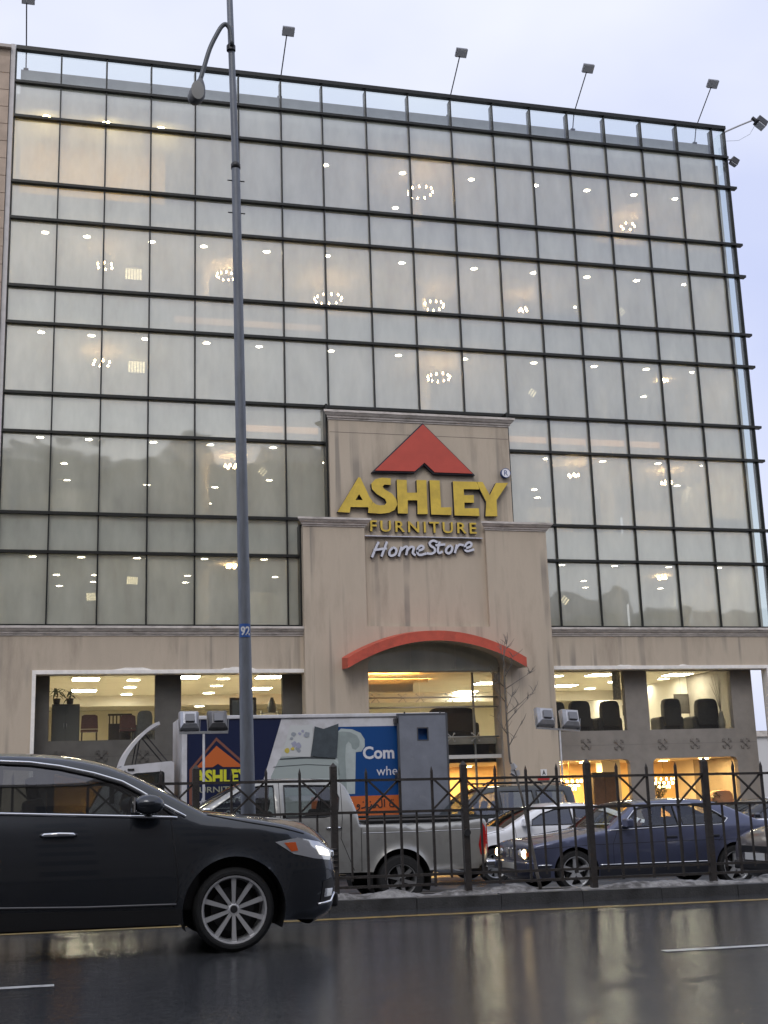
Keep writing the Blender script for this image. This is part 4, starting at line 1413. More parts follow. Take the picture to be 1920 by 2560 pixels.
MB().tube([(24.7, 39.3, 25.6), (25.2, 39.25, 25.65), (25.7, 39.2, 25.95), (25.95, 39.18, 26.35)], .006, 5).build('cable', dark_metal, t)
t = thing('corner_camera', 'small dark lamp box fixed to the glass corner below the roof', 'floodlight', (24.75, 39.2, 24.55))
M = Matrix.Rotation(R(30), 3, 'Y')
MB().obox((24.86, 39.15, 24.66), (.15, .12, .13), M).build('housing', dark_metal, t, bevel=.02)
MB().bar((24.66, 39.25, 24.78), (24.86, 39.15, 24.72), .05, .05).build('bracket', dark_metal, t)
MB().obox(Vector((24.86, 39.15, 24.66)) + M @ Vector((0, 0, -.14)), (.12, .1, .01), M).build('lens', MATS['floodlight_glass'], t)

# ------------------------------------------------------------------ neighbouring buildings
nb = thing('neighbour_building', 'tan stone building touching the left edge of the store', 'building', (-7, 44, -.5))
MB().box(-14, -1.93, 39.16, 52, B0, 25.95).build('wall_core', P('pink_stone_joint', (.33, .265, .205), .9), nb)
pink = P('pink_stone', (.43, .34, .265), .8, ns=2, na=.15, bump=.2, bs=25)
rr = random.Random(5)
z = -1.0
k = 0
while z < 25.4:
    h = .62
    off = .45 * (k % 2)
    MB().box(-4.4 + off, -3.22 + off * .5, 39.10, 39.2, z + .01, z + h - .01).build('stone_block', pink, nb)
    MB().box(-3.2 + off * .5, -1.93, 39.10, 39.2, z + .01, z + h - .01).build('stone_block', pink, nb)
    z += h
    k += 1
MB().box(-14, -1.90, 39.02, 52.1, 25.95, 26.06).build('coping', P('coping', (.45, .40, .36), .8), nb)

# invented buildings behind the viewer, only there for reflections in glass and paint
def block(x0, x1, y0, y1, h, mat, label):
    t = thing('invented_apartment_block', label, 'building', ((x0 + x1) / 2, (y0 + y1) / 2, -.2), group='invented apartment blocks across the road')
    MB().box(x0, x1, y0, y1, -.6, h).build('wall', mat, t)
    gm_ = P('block_window', (.10, .105, .11), .4)
    first = None
    nxw = int((x1 - x0) / 4.2)
    for r_ in range(int(h // 3.4)):
        for c in range(nxw):
            cx_ = x0 + (c + .5) * (x1 - x0) / nxw
            cz_ = 1.6 + r_ * 3.4
            if first is None:
                first = MB().box(-.8, .8, -.04, .04, -.75, .75).mesh('window', gm_)
            share(first, t, (cx_, y1 + .0, cz_), name='window')
    MB().box(x0 + .02, x1 - .02, y0 - .2, y1 + .2, h, h + .5).build('parapet', trim, t)
    return t
def roof_boxes(t, boxes, h, mat):
    for (x0, x1, dh) in boxes: MB().box(x0, x1, -24, -16.2, h + .45, h + dh).build('added_roof_box', mat, t)  # roof boxes added to break up the reflected skyline
roof_boxes(block(-60, -19, -34, -15, 22, P('block_grey', (.24, .23, .21), .85, ns=.3, na=.15), 'invented grey apartment block across the road, farthest left'), [(-40, -33, 2.8), (-27, -23, 1.9)], 22, trim)
roof_boxes(block(-19, 24.5, -34, -15, 26.5, P('block_beige', (.30, .27, .235), .85, ns=.3, na=.15), 'invented tall beige apartment block across the road, facing the store'), [(-12, -7, 2.6), (-2, 3.5, 1.6), (9, 12, 3.2), (16, 22, 2.2)], 26.5, trim)
roof_boxes(block(24.5, 51, -34, -15, 15.0, P('block_tan', (.27, .235, .20), .85, ns=.3, na=.15), 'invented tan apartment block across the road, right of the tall one'), [(29, 33, 2.4), (39, 46, 1.8)], 15, trim)
roof_boxes(block(51, 95, -34, -15, 13, P('block_brown', (.22, .20, .18), .85, ns=.3, na=.15), 'invented brown apartment block across the road, farthest right'), [(56, 60, 3), (70, 77, 2)], 13, trim)
t = thing('distant_building', 'pale low building glimpsed past the right end of the store', 'building', (60, 84, -1))
MB().box(47, 75, 80, 95, -2.2, 4.6).build('wall', P('distant_white', (.6, .6, .6), .8), t)
MB().box(46.8, 75.2, 79.8, 95.2, 4.6, 5.0).build('parapet', trim, t)
for k in range(6): MB().box(49 + 4 * k, 50.6 + 4 * k, 79.95, 80.05, 1.2, 3.0).build('window', MATS['block_window'], t)

# ------------------------------------------------------------------ street lamp
t = thing('street_lamp', 'tall grey street lamp with a drooping arm and blue number plate', 'street lamp', (2.2, 14.78, .08))
PXc = lambda z: 2.213 - 0.0125 * (z - 1.0) if z < 9.2 else 2.213 - 0.0125 * 8.2 - .028 * (z - 9.2)
pole_pts = [(0.08, .088), (1.05, .086), (2.3, .079), (3.2, .072), (4.6, .069), (7.0, .062), (9.2, .054)]
MB().tube([(PXc(z), 14.78, z) for z, r in pole_pts], [r for z, r in pole_pts], 16).build('lower_pole', galv, t, smooth=True, sharp=40)
up = [(9.2, .047), (10.4, .044), (11.2, .043), (12.6, .038)]
MB().tube([(PXc(z), 14.78, z) for z, r in up], [r for z, r in up], 14).build('upper_pole', galv, t, smooth=True, sharp=40)
MB().lathe([(.056, 9.17), (.062, 9.17), (.062, 9.23), (.05, 9.25)], (PXc(9.2), 14.78, 0), n=16).build('collar', dark_metal, t, smooth=True)
for z in (8.55, 9.0):
    MB().tube([(PXc(z) - .11, 14.78, z), (PXc(z) + .11, 14.78, z)], .008, 6).build('bolt', dark_metal, t)
armp = catmull([(2.06, 14.70, 10.9), (2.035, 14.70, 11.12), (1.985, 14.70, 11.20), (1.93, 14.70, 11.17), (1.87, 14.70, 11.06), (1.77, 14.70, 10.82), (1.69, 14.70, 10.52), (1.64, 14.70, 10.33)], 4)
MB().tube(armp, .030, 10).build('arm', P('lamp_arm_paint', (.10, .11, .12), .45, metal=.3, ns=5, na=.15), t, smooth=True)
MB().lathe([(.055, 10.86), (.06, 10.86), (.06, 10.93), (.055, 10.93)], (2.055, 14.76, 0), n=12, close=True).build('arm_clamp', dark_metal, t)
# cobra head: lathe-like shell from spine sections
sec = [(1.645, 10.36, .03, .03), (1.637, 10.31, .055, .045), (1.622, 10.25, .085, .07), (1.605, 10.17, .108, .09), (1.592, 10.09, .112, .09), (1.582, 10.03, .092, .075), (1.577, 9.995, .05, .05), (1.575, 9.985, .005, .01)]
mb = MB()
n = 16
n0 = 0
for (x, z, a, b) in sec:
    for j in range(n):
        an = 2 * PI * j / n
        mb.v.append((x + a * math.cos(an), 14.70 + b * math.sin(an), z + .08 * a * math.cos(an)))
for k in range(len(sec) - 1):
    for j in range(n):
        mb.quad(k * n + j, k * n + (j + 1) % n, (k + 1) * n + (j + 1) % n, (k + 1) * n + j)
mb.quad(*range(n)); mb.quad(*range((len(sec) - 1) * n, len(sec) * n))
head = mb.build('lamp_head', P('lamp_head_grey', (.14, .145, .15), .5, metal=.2, ns=6, na=.15), t, smooth=True, sharp=50)
mb = MB()
mb.add([(1.60 + .085 * math.cos(a_), 14.70 - .095 - .02 * math.sin(PI * q / 15), 10.13 + .13 * math.sin(a_)) for q, a_ in enumerate([2 * PI * k / 16 for k in range(16)])] + [(1.60, 14.585, 10.12)], [(k, (k + 1) % 16, 16) for k in range(16)])
mb.build('lens', P('lamp_lens', (.30, .30, .28), .25), head, smooth=True)
pl = MB()
pn = 8
vs = []
for k in range(pn + 1):
    a = R(-150 + 105 * k / pn)
    for z in (3.085, 3.245):
        vs.append((PXc(3.2) + .078 * math.cos(a), 14.78 + .078 * math.sin(a), z))
pl.add(vs, [(2 * k, 2 * k + 2, 2 * k + 3, 2 * k + 1) for k in range(pn)])
plate = pl.build('number_plate', P('plate_blue', (.03, .10, .34), .45), t, fixn=False, smooth=True)
def wrap(u, v, d):
    a = R(-90) + u / .078
    return (PXc(3.2) + (.078 + d) * math.cos(a), 14.78 + (.078 + d) * math.sin(a), v)
fit_text(MB(), '92', -.058, .052, 3.105, 3.215, .0035, .001, wrap, offset=.03).build('number', P('plate_white', (.75, .75, .75), .5), plate)
MB().lathe([(.0, .07), (.17, .07), (.17, .10), (.1, .12), (.09, .14)], (2.225, 14.78, 0), n=16).build('base_flange', galv, t)

# ------------------------------------------------------------------ median fence
fence = thing('iron_fence', 'dark rusty iron fence with spiked pickets and crossed braces on the median', 'fence', (5, 14.55, 0.05))
FY = 14.55
fz = lambda x: zn(x) + 0.105
posts = [4.757 + 1.585 * k for k in range(-7, 6)]
def picket(x, z0, z1, w_, spike, name):
    zz = fz(x)
    mb = MB()
    mb.box(x - w_ / 2, x + w_ / 2, FY - w_ / 2, FY + w_ / 2, zz + z0, zz + z1 - spike)
    if spike:
        a = zz + z1 - spike
        h = w_ / 2
        mb.add([(x - h, FY - h, a), (x + h, FY - h, a), (x + h, FY + h, a), (x - h, FY + h, a), (x, FY, zz + z1)], [(0, 1, 4), (1, 2, 4), (2, 3, 4), (3, 0, 4)])
    return mb.build(name, iron, fence)
rf = random.Random(21)
for k, x in enumerate(posts):
    picket(x, 0, 1.53, .074, .05, 'post')
    if k == len(posts) - 1: break
    x2 = posts[k + 1]
    st = (x2 - x) / 4
    for q in (1, 2, 3): picket(x + q * st + rf.uniform(-.006, .006), .10, 1.475 + rf.uniform(-.012, .012), .028, .06, 'picket')
    for q in range(4): picket(x + (q + .5) * st + rf.uniform(-.006, .006), .19, .97, .022, 0, 'half_picket')
    for (h, th) in ((1.32, .034), (.955, .036), (.235, .026), (.125, .026)):
        mb = MB()
        mb.bar((x + .044, FY - (.012 if th > .03 else 0), fz(x) + h), (x2 - .044, FY - (.012 if th > .03 else 0), fz(x2) + h), th, .03)
        mb.build('rail', iron, fence)
    for q in ((0, 2) if k == 7 else (1, 3)):
        a, b = x + q * st + .018, x + (q + 1) * st - .018
        for s in (0, 1):
            MB().bar((a, FY + (.004 if s else -.022), fz(x) + (.97 if s else 1.305)), (b, FY + (.004 if s else -.022), fz(x) + (1.305 if s else .97)), .022, .022).build('brace', iron, fence)
# a small dark tag on the big post
MB().lathe([(0, 0), (.04, 0), (.04, .02), (0, .02)], (posts[7] + .0, FY - .07, fz(5) + .70), (0, 1, 0), 10).build('lock', dark_metal, fence)

# ------------------------------------------------------------------ bare sapling on the median
tree = thing('bare_tree', 'thin leafless sapling leaning on the median beside the fence', 'tree', (5.74, 14.80, .05))
bark = P('grey_bark', (.19, .175, .155), .85, ns=12, na=.3, bump=.4, bs=60)
TY = 14.80
TP = [(5.75, .06), (5.715, .25), (5.64, .75), (5.575, 1.15), (5.50, 1.45), (5.445, 1.57), (5.43, 2.04), (5.43, 2.465), (5.435, 2.82), (5.45, 3.0), (5.49, 3.12)]
MB().tube([(x, TY, z) for x, z in TP], [.024, .022, .019, .016, .014, .0135, .012, .010, .007, .004, .002], 8).build('trunk', bark, tree, smooth=True)
BR = [((5.43, 2.14), (5.62, 2.28), (5.80, 2.44)), ((5.43, 2.04), (5.60, 2.20), (5.83, 2.40)), ((5.43, 2.45), (5.58, 2.55), (5.72, 2.64)), ((5.42, 2.48), (5.32, 2.60), (5.26, 2.71)), ((5.42, 2.30), (5.33, 2.42), (5.27, 2.58)),
      ((5.435, 2.60), (5.50, 2.72), (5.53, 2.86)), ((5.43, 2.75), (5.40, 2.85), (5.38, 2.98)), ((5.44, 2.9), (5.5, 2.97), (5.53, 3.06)), ((5.43, 1.9), (5.36, 2.0), (5.3, 2.14)), ((5.44, 1.75), (5.52, 1.9), (5.58, 2.02)), ((5.43, 2.2), (5.5, 2.3), (5.56, 2.42))]
rt = random.Random(13)
for b in BR:
    oy = rt.uniform(-.2, .2)
    pts3 = [(b[0][0], TY, b[0][1]), (b[1][0], TY + oy * .5, b[1][1]), (b[2][0], TY + oy, b[2][1])]
    br = MB().tube(pts3, [.0062, .0042, .002], 6).build('branch', bark, tree, smooth=True)
    for q in range(7):
        u = rt.uniform(.2, 1.0)
        p = Vector(pts3[1]).lerp(Vector(pts3[2]), u) if u > .5 else Vector(pts3[0]).lerp(Vector(pts3[1]), u * 2)
        d = Vector((rt.uniform(-.1, .12), rt.uniform(-.06, .06), rt.uniform(.03, .14)))
        MB().tube([p, p + d * .6 + Vector((.01, 0, 0)), p + d], [.004, .003, .0015], 5).build('twig', bark, br)
mb = MB()
for k in range(7):
    a = rt.uniform(0, 6.28)
    c = Vector((5.50 + rt.uniform(-.05, .04), TY - .02 + rt.uniform(-.02, .02), 1.47 + rt.uniform(-.07, .08)))
    M = Matrix.Rotation(a, 3, 'Y') @ Matrix.Rotation(rt.uniform(0, 3), 3, 'X')
    mb.obox(c, (.035, .004, .022), M)
mb.build('plastic_wrap', P('torn_plastic', (.45, .45, .46), .4), tree)

# ------------------------------------------------------------------ paired floodlights on posts
def twin_flood(x0, y, ztop, tilt, s, zg, label, lean=0.0):
    t = thing('twin_floodlight', label, 'floodlight', (x0, y, zg), group='twin floodlights on posts facing the store')
    gl_ = P('floodlight_shell', (.42, .43, .46), .35, metal=.4, ns=6, na=.15)
    Mr = Matrix.Rotation(R(tilt), 3, 'Y')
    piv = Vector((x0, y, ztop))
    MB().tube([(x0 + lean, y, zg), (x0, y, ztop - .46 * s)], .025, 10).build('post', P('white_post', (.42, .42, .43), .5, ns=5, na=.2), t, smooth=True)
    MB().bar(piv + Mr @ Vector((-.48 * s, 0, -.46 * s)), piv + Mr @ Vector((.48 * s, 0, -.46 * s)), .05, .05).build('crossbar', grey_metal, t)
    for q in (-1, 1):
        c = piv + Mr @ Vector((q * .28 * s, 0, -.2 * s))
        M2 = Mr @ Matrix.Rotation(R(-22), 3, 'X')
        hw, hh = .2 * s, .2 * s
        # housing: flared shell seen from behind, with a ribbed back box, cut away front with glass towards the store
        b = MB()
        prof = [(-.08 * s, .62), (.0, .9), (.10 * s, 1.0), (.14 * s, 1.0)]
        for (d, k_) in prof:
            for (sx, sz) in ((-1, -1), (1, -1), (1, 1), (-1, 1)):
                b.v.append(tuple(c + M2 @ Vector((sx * hw * k_, d, sz * hh * k_))))
        for k_ in range(3):
            for j in range(4): b.quad(k_ * 4 + j, k_ * 4 + (j + 1) % 4, (k_ + 1) * 4 + (j + 1) % 4, (k_ + 1) * 4 + j)
        b.quad(0, 1, 2, 3)
        hs_ = b.build('housing', gl_ if q < 0 or s > 1.1 else P('floodlight_shell_dark', (.15, .15, .155), .45, metal=.3, ns=6, na=.2), t, bevel=.008)
        MB().obox(c + M2 @ Vector((0, .142 * s, 0)), (hw * .96, .004, hh * .96), M2).build('lens', MATS['floodlight_glass'], hs_)
        MB().obox(c + M2 @ Vector((0, -.11 * s, -.02)), (hw * .45, .03 * s, hh * .4), M2).build('control_box', P('box_grey', (.17, .175, .19), .5, metal=.3), hs_, bevel=.008)
        for (sx, sz) in ((-1, -1), (1, -1), (1, 1), (-1, 1)):
            MB().obox(c + M2 @ Vector((sx * hw * .8, .10 * s, sz * hh * 1.02)), (.025, .02, .015), M2).build('clip', dark_metal, hs_)
        for sx in (-1, 1):
            MB().bar(c + M2 @ Vector((sx * hw * 1.06, .02, 0)), piv + Mr @ Vector((q * .28 * s + sx * hw * 1.0, 0, -.44 * s)), .012, .035).build('bracket', grey_metal, t)
twin_flood(2.90, 25.2, 3.02, 0.0, 1.0, zo(2.9, 25.2), 'pair of grey floodlights on a white post in front of the delivery truck')
twin_flood(13.66, 33.0, 3.52, 4.5, 1.35, zo(13.6, 31) + .1, 'pair of tilted silver floodlights on a post before the right shop window', -.02)

# ------------------------------------------------------------------ vehicles
class Car:
    """Body from a side profile: side skins with cut-outs, a crowned strip over the top, separate glass, trim and wheels.
    Local axes: x forward from the front axle, y to the left, z up from the ground."""
    def __init__(s, spec):
        s.__dict__.update(spec)
        s.sil = np.array(catmull(s.top, 5))
        s.xmax = s.sil[:, 0].max()
        s.xmin = s.sil[:, 0].min()

    def dist(s, x, z):
        P_ = np.stack([x, z], -1)
        A = s.sil[:-1]
        B = s.sil[1:]
        d = B - A
        L2 = (d ** 2).sum(1) + 1e-12
        out_ = np.full(len(P_), 9.0)
        for k in range(len(A)):
            t = np.clip(((P_ - A[k]) @ d[k]) / L2[k], 0, 1)
            q = A[k] + t[:, None] * d[k]
            out_ = np.minimum(out_, np.hypot(P_[:, 0] - q[:, 0], P_[:, 1] - q[:, 1]))
        return out_

    def Y(s, x, z, edge=True):
        x = np.atleast_1d(np.asarray(x, float))
        z = np.atleast_1d(np.asarray(z, float))
        w_ = np.full(x.shape, s.W)
        xf = s.xmax - s.noseL
        u = np.clip((x - xf) / s.noseL, 0, 1)
        w_ -= s.noseT * u ** 2.4
        xr = s.xmin + s.tailL
        u = np.clip((xr - x) / s.tailL, 0, 1)
        w_ -= s.tailT * u ** 2.4
        zm = s.zmid
        lo = np.clip((zm - z) / zm, 0, 1)
        w_ -= .055 * lo ** 2
        hi = np.clip((z - zm) / (s.belt - zm), 0, 1)
        w_ -= s.shoulder * hi ** 2.2
        ab = np.clip(z - s.belt, 0, 9)
        w_ -= s.tumble * ab + .12 * ab ** 2
        for ax in (0, -s.wb):
            r = np.hypot(x - ax, z - s.hub)
            fl = np.clip(1 - np.abs(r - s.arch) / .09, 0, 1)
            w_ += s.flare * fl ** 1.5
        if edge:
            d = s.dist(x, z)
            r = s.er
            q = np.clip((r - d) / r, 0, 1)
            w_ -= r * (1 - np.sqrt(np.clip(1 - q ** 2, 0, 1))) * .9
        return w_

    def bottom(s):
        """lower edge from tail to nose with wheel arches"""
        p0, p1 = s.sil[-1], s.sil[0]
        pts = []
        def arc(ax):
            half = math.sqrt(max(0, s.arch ** 2 - (s.hub - s.sill) ** 2))
            a0 = math.atan2(s.sill - s.hub, -half)
            a1 = math.atan2(s.sill - s.hub, half)
            if a0 < 0: a0 += 2 * PI
            return [(ax + s.arch * math.cos(a0 + (a1 - a0) * k / 22), s.hub + s.arch * math.sin(a0 + (a1 - a0) * k / 22)) for k in range(23)]
        pts += [(p0[0] + .02, s.sill)] if p0[0] + .02 < -s.wb - s.arch else []
        pts += arc(-s.wb)
        n = 14
        xa, xb = -s.wb + s.arch, -s.arch
        pts += [(xa + (xb - xa) * k / n, s.sill) for k in range(1, n)]
        pts += arc(0)
        return pts

    def skin(s, root, paint):
        outer = [tuple(p) for p in s.sil] + s.bottom()
        holes = [w_[1] for w_ in s.windows]
        # interior sample points
        g = .055
        xs = np.arange(s.xmin, s.xmax, g)
        zs = np.arange(.1, s.sil[:, 1].max(), g)
        G = np.array([(x + (.5 * g if j % 2 else 0), z) for x in xs for j, z in enumerate(zs)])
        ins = pts_in_poly(G, outer)
        for h in holes: ins &= ~pts_in_poly(G, h)
        G = G[ins]
        d = s.dist(G[:, 0], G[:, 1])
        G = G[d > .05]
        ext = [tuple(q) for q in G]
        N_ = s.normals()
        for off in (.008, .02, .038):
            Q = s.sil - N_ * off
            ok = pts_in_poly(Q, outer)
            for h in holes: ok &= ~pts_in_poly(Q, h)
            ext += [tuple(q) for q, k in zip(Q, ok) if k]
        vv, tr = tri2d(outer, holes, ext)
        V = np.array(vv)
        y = s.Y(V[:, 0], V[:, 1])
        for side in (1, -1):
            mb = MB()
            mb.add([(V[k, 0], side * y[k], V[k, 1]) for k in range(len(V))], [t if side < 0 else t[::-1] for t in tr])
            # fold the lower edge inwards
            o = mb.build('side_panel', paint, root, smooth=True, fixn=False)

    def normals(s):
        d = np.gradient(s.sil, axis=0)
        n = np.stack([d[:, 1], -d[:, 0]], -1)
        n /= np.linalg.norm(n, axis=1)[:, None] + 1e-9
        # profile runs front-bottom -> top -> rear: outward normal
        c = s.sil.mean(0)
        if ((s.sil - c) * n).sum() < 0: n = -n
        return n

    def strip(s, root, paint, glassm):
        N_ = s.normals()
        ys = s.Y(s.sil[:, 0], s.sil[:, 1])
        M_ = 14
        ts = np.linspace(-1, 1, M_ + 1)
        # crown along the profile
        cr = np.zeros(len(s.sil))
        for k, (x, z) in enumerate(s.sil):
            if z > s.belt + .05: cr[k] = s.crown_roof
            elif x > s.xmax - .45 and z < s.belt - .12: cr[k] = s.crown_nose
            elif x < s.xmin + .3 and z < s.belt - .02: cr[k] = s.crown_tail
            else: cr[k] = s.crown_hood
        k3 = np.ones(9) / 9
        cr = np.convolve(np.pad(cr, 4, 'edge'), k3, 'valid')
        ring = []
        for k in range(len(s.sil)):
            for t in ts:
                q = s.sil[k] + N_[k] * cr[k] * (1 - abs(t) ** 2.3)
                ring.append((q[0], t * ys[k], q[1]))
        def seg_is_glass(k, j):
            x = (s.sil[k][0] + s.sil[k + 1][0]) / 2
            z = (s.sil[k][1] + s.sil[k + 1][1]) / 2
            tm = (ts[j] + ts[j + 1]) / 2
            if abs(tm) > .9: return None
            for nm, (xa, xb) in s.screens.items():
                if xa < x < xb and z > s.belt - .12: return nm
            return None
        body = MB()
        body.v = list(ring)
        gl_ = {}
        n = M_ + 1
        for k in range(len(s.sil) - 1):
            for j in range(M_):
                f = (k * n + j, k * n + j + 1, (k + 1) * n + j + 1, (k + 1) * n + j)
                g = seg_is_glass(k, j)
                if g: gl_.setdefault(g, []).append(f)
                else: body.quad(*f)
        o = body.build('body_shell', paint, root, smooth=True, fixn=True)
        for nm, fs in gl_.items():
            b = MB()
            b.v = list(ring)
            for f in fs: b.quad(*f)
            me = b.mesh(nm, glassm, True)
            bm = bmesh.new(); bm.from_mesh(me)
            bmesh.ops.delete(bm, geom=[v for v in bm.verts if not v.link_faces], context='VERTS')
            bm.to_mesh(me); bm.free()
            o = bpy.data.objects.new(nm, me); COL.objects.link(o); o.parent = root

    def patch(s, poly, off, mat, root, name, thick=.0, sides=(1, -1), dens=.05, label=None):
        """panel lying on the side skin"""
        poly = [tuple(p) for p in poly]
        P_ = []
        n = len(poly)
        for k in range(n):
            a, b = np.array(poly[k]), np.array(poly[(k + 1) % n])
            m_ = max(1, int(np.linalg.norm(b - a) / dens))
            P_ += [tuple(a + (b - a) * q / m_) for q in range(m_)]
        A = np.array(P_)
        xs = np.arange(A[:, 0].min(), A[:, 0].max(), dens)
        zs = np.arange(A[:, 1].min(), A[:, 1].max(), dens)
        G = np.array([(x + .013, z + .017) for x in xs for z in zs]) if len(xs) and len(zs) else np.zeros((0, 2))
        ext = [tuple(q) for q, k in zip(G, pts_in_poly(G, P_)) if k] if len(G) else []
        vv, tr = tri2d(P_, [], ext, dens * .3)
        V = np.array(vv)
        y = s.Y(V[:, 0], V[:, 1]) + off
        res = []
        for side in sides:
            mb = MB()
            mb.add([(V[k, 0], side * y[k], V[k, 1]) for k in range(len(V))], [t if side < 0 else t[::-1] for t in tr])
            o = mb.build(name, mat, root, smooth=True, fixn=False)
            if label: o['label'] = label
            res.append(o)
        return res

    def line(s, pts, r, mat, root, name, sides=(1, -1), off=0.0, smooth_n=1, n=6, squash=1.0):
        A = np.array(pts, float)
        if smooth_n > 1: A = np.array(catmull([tuple(p) for p in A], smooth_n))
        # subdivide
        Q = []
        for a, b in zip(A[:-1], A[1:]):
            m_ = max(1, int(np.linalg.norm(b - a) / .06))
            Q += [a + (b - a) * q / m_ for q in range(m_)]
        Q.append(A[-1])
        Q = np.array(Q)
        y = s.Y(Q[:, 0], Q[:, 1]) + off
        for side in sides:
            MB().tube([(Q[k, 0], side * y[k], Q[k, 1]) for k in range(len(Q))], r, n, squash=squash).build(name, mat, root, smooth=True)

    def yat(s, x, z): return float(s.Y([x], [z])[0])

def wheel(root, x, y, hub, Rr, rim, wd, side, spokes, style, rim_mat):
    h = holder('wheel', root, (x, y, hub))
    if side < 0: h.rotation_euler = (0, 0, PI)
    # outer face at +y
    e = wd / 2
    prof = [(rim * .97, -e * .8), (rim * 1.05, -e), (Rr * .9, -e), (Rr * .985, -e * .72), (Rr, -e * .4), (Rr, e * .4), (Rr * .985, e * .72), (Rr * .9, e), (rim * 1.05, e), (rim * .97, e * .8)]
    MB().lathe(prof, (0, 0, 0), (0, 1, 0), 40, close=True).build('tyre', rubber, h, smooth=True, sharp=45)
    b = MB()
    b.lathe([(rim * 1.03, e * .86), (rim * 1.0, e * .93), (rim * .95, e * .9), (rim * .90, e * .45), (rim * .88, -e * .7)], (0, 0, 0), (0, 1, 0), 40)
    b.lathe([(0, e * .62), (rim * .14, e * .64), (rim * .2, e * .52), (rim * .22, e * .2)], (0, 0, 0), (0, 1, 0), 20)
    for k in range(spokes):
        a = 2 * PI * k / spokes + .3
        offs = (-.10, .10) if style == 'twin' else (0,)
        for of in offs:
            ca, sa = math.cos(a + of * .35), math.sin(a + of * .35)
            cb, sb = math.cos(a + of * 1.25), math.sin(a + of * 1.25)
            p0 = Vector((ca * rim * .16, e * .56, sa * rim * .16))
            p1 = Vector((cb * rim * .94, e * .72, sb * rim * .94))
            w0, w1 = (rim * .13, rim * .10) if style == 'twin' else (rim * .2, rim * .26)
            if style == 'fat': w0, w1 = rim * .30, rim * .34
            if style == 'thin': w0, w1 = rim * .10, rim * .15
            d = (p1 - p0).normalized()
            sd = d.cross(Vector((0, 1, 0))).normalized()
            up_ = Vector((0, 1, 0))
            vs = [p0 - sd * w0 / 2, p0 + sd * w0 / 2, p1 + sd * w1 / 2, p1 - sd * w1 / 2]
            vs += [q - up_ * .035 for q in vs]
            # raise a soft ridge
            vs[0] += up_ * .004; vs[1] += up_ * .004
            b.add(vs, [(0, 1, 2, 3), (7, 6, 5, 4), (0, 4, 5, 1), (1, 5, 6, 2), (2, 6, 7, 3), (3, 7, 4, 0)])
    b.build('rim', rim_mat, h, smooth=True, sharp=35)
    MB().lathe([(0, -.02), (rim * .66, -.02), (rim * .66, .0), (0, .0)], (0, 0, 0), (0, 1, 0), 24).build('brake_disc', dark_metal, h)
    MB().lathe([(0, -e * .75), (rim * .9, -e * .75), (rim * .9, -e * .7), (0, -e * .7)], (0, 0, 0), (0, 1, 0), 24).build('hub_back', black, h)
    MB().lathe([(0, e * .68), (rim * .11, e * .67), (rim * .115, e * .6)], (0, 0, 0), (0, 1, 0), 16).build('hub_cap', dark_metal, h)

def seat_set(s, root, rows, mat):
    for (xr, wds) in rows:
        for yc, w_ in wds:
            st = MB()
            b = s.belt
            st.obox((xr, yc, b - .25), (.09, w_ / 2, .40), Matrix.Rotation(R(-14), 3, 'Y'))
            st.build('seat_back', mat, root, bevel=.04)
            if w_ < .8:
                MB().obox((xr - .10, yc, b + .23), (.05, .13, .09), Matrix.Rotation(R(-10), 3, 'Y')).build('headrest', mat, root, bevel=.035)

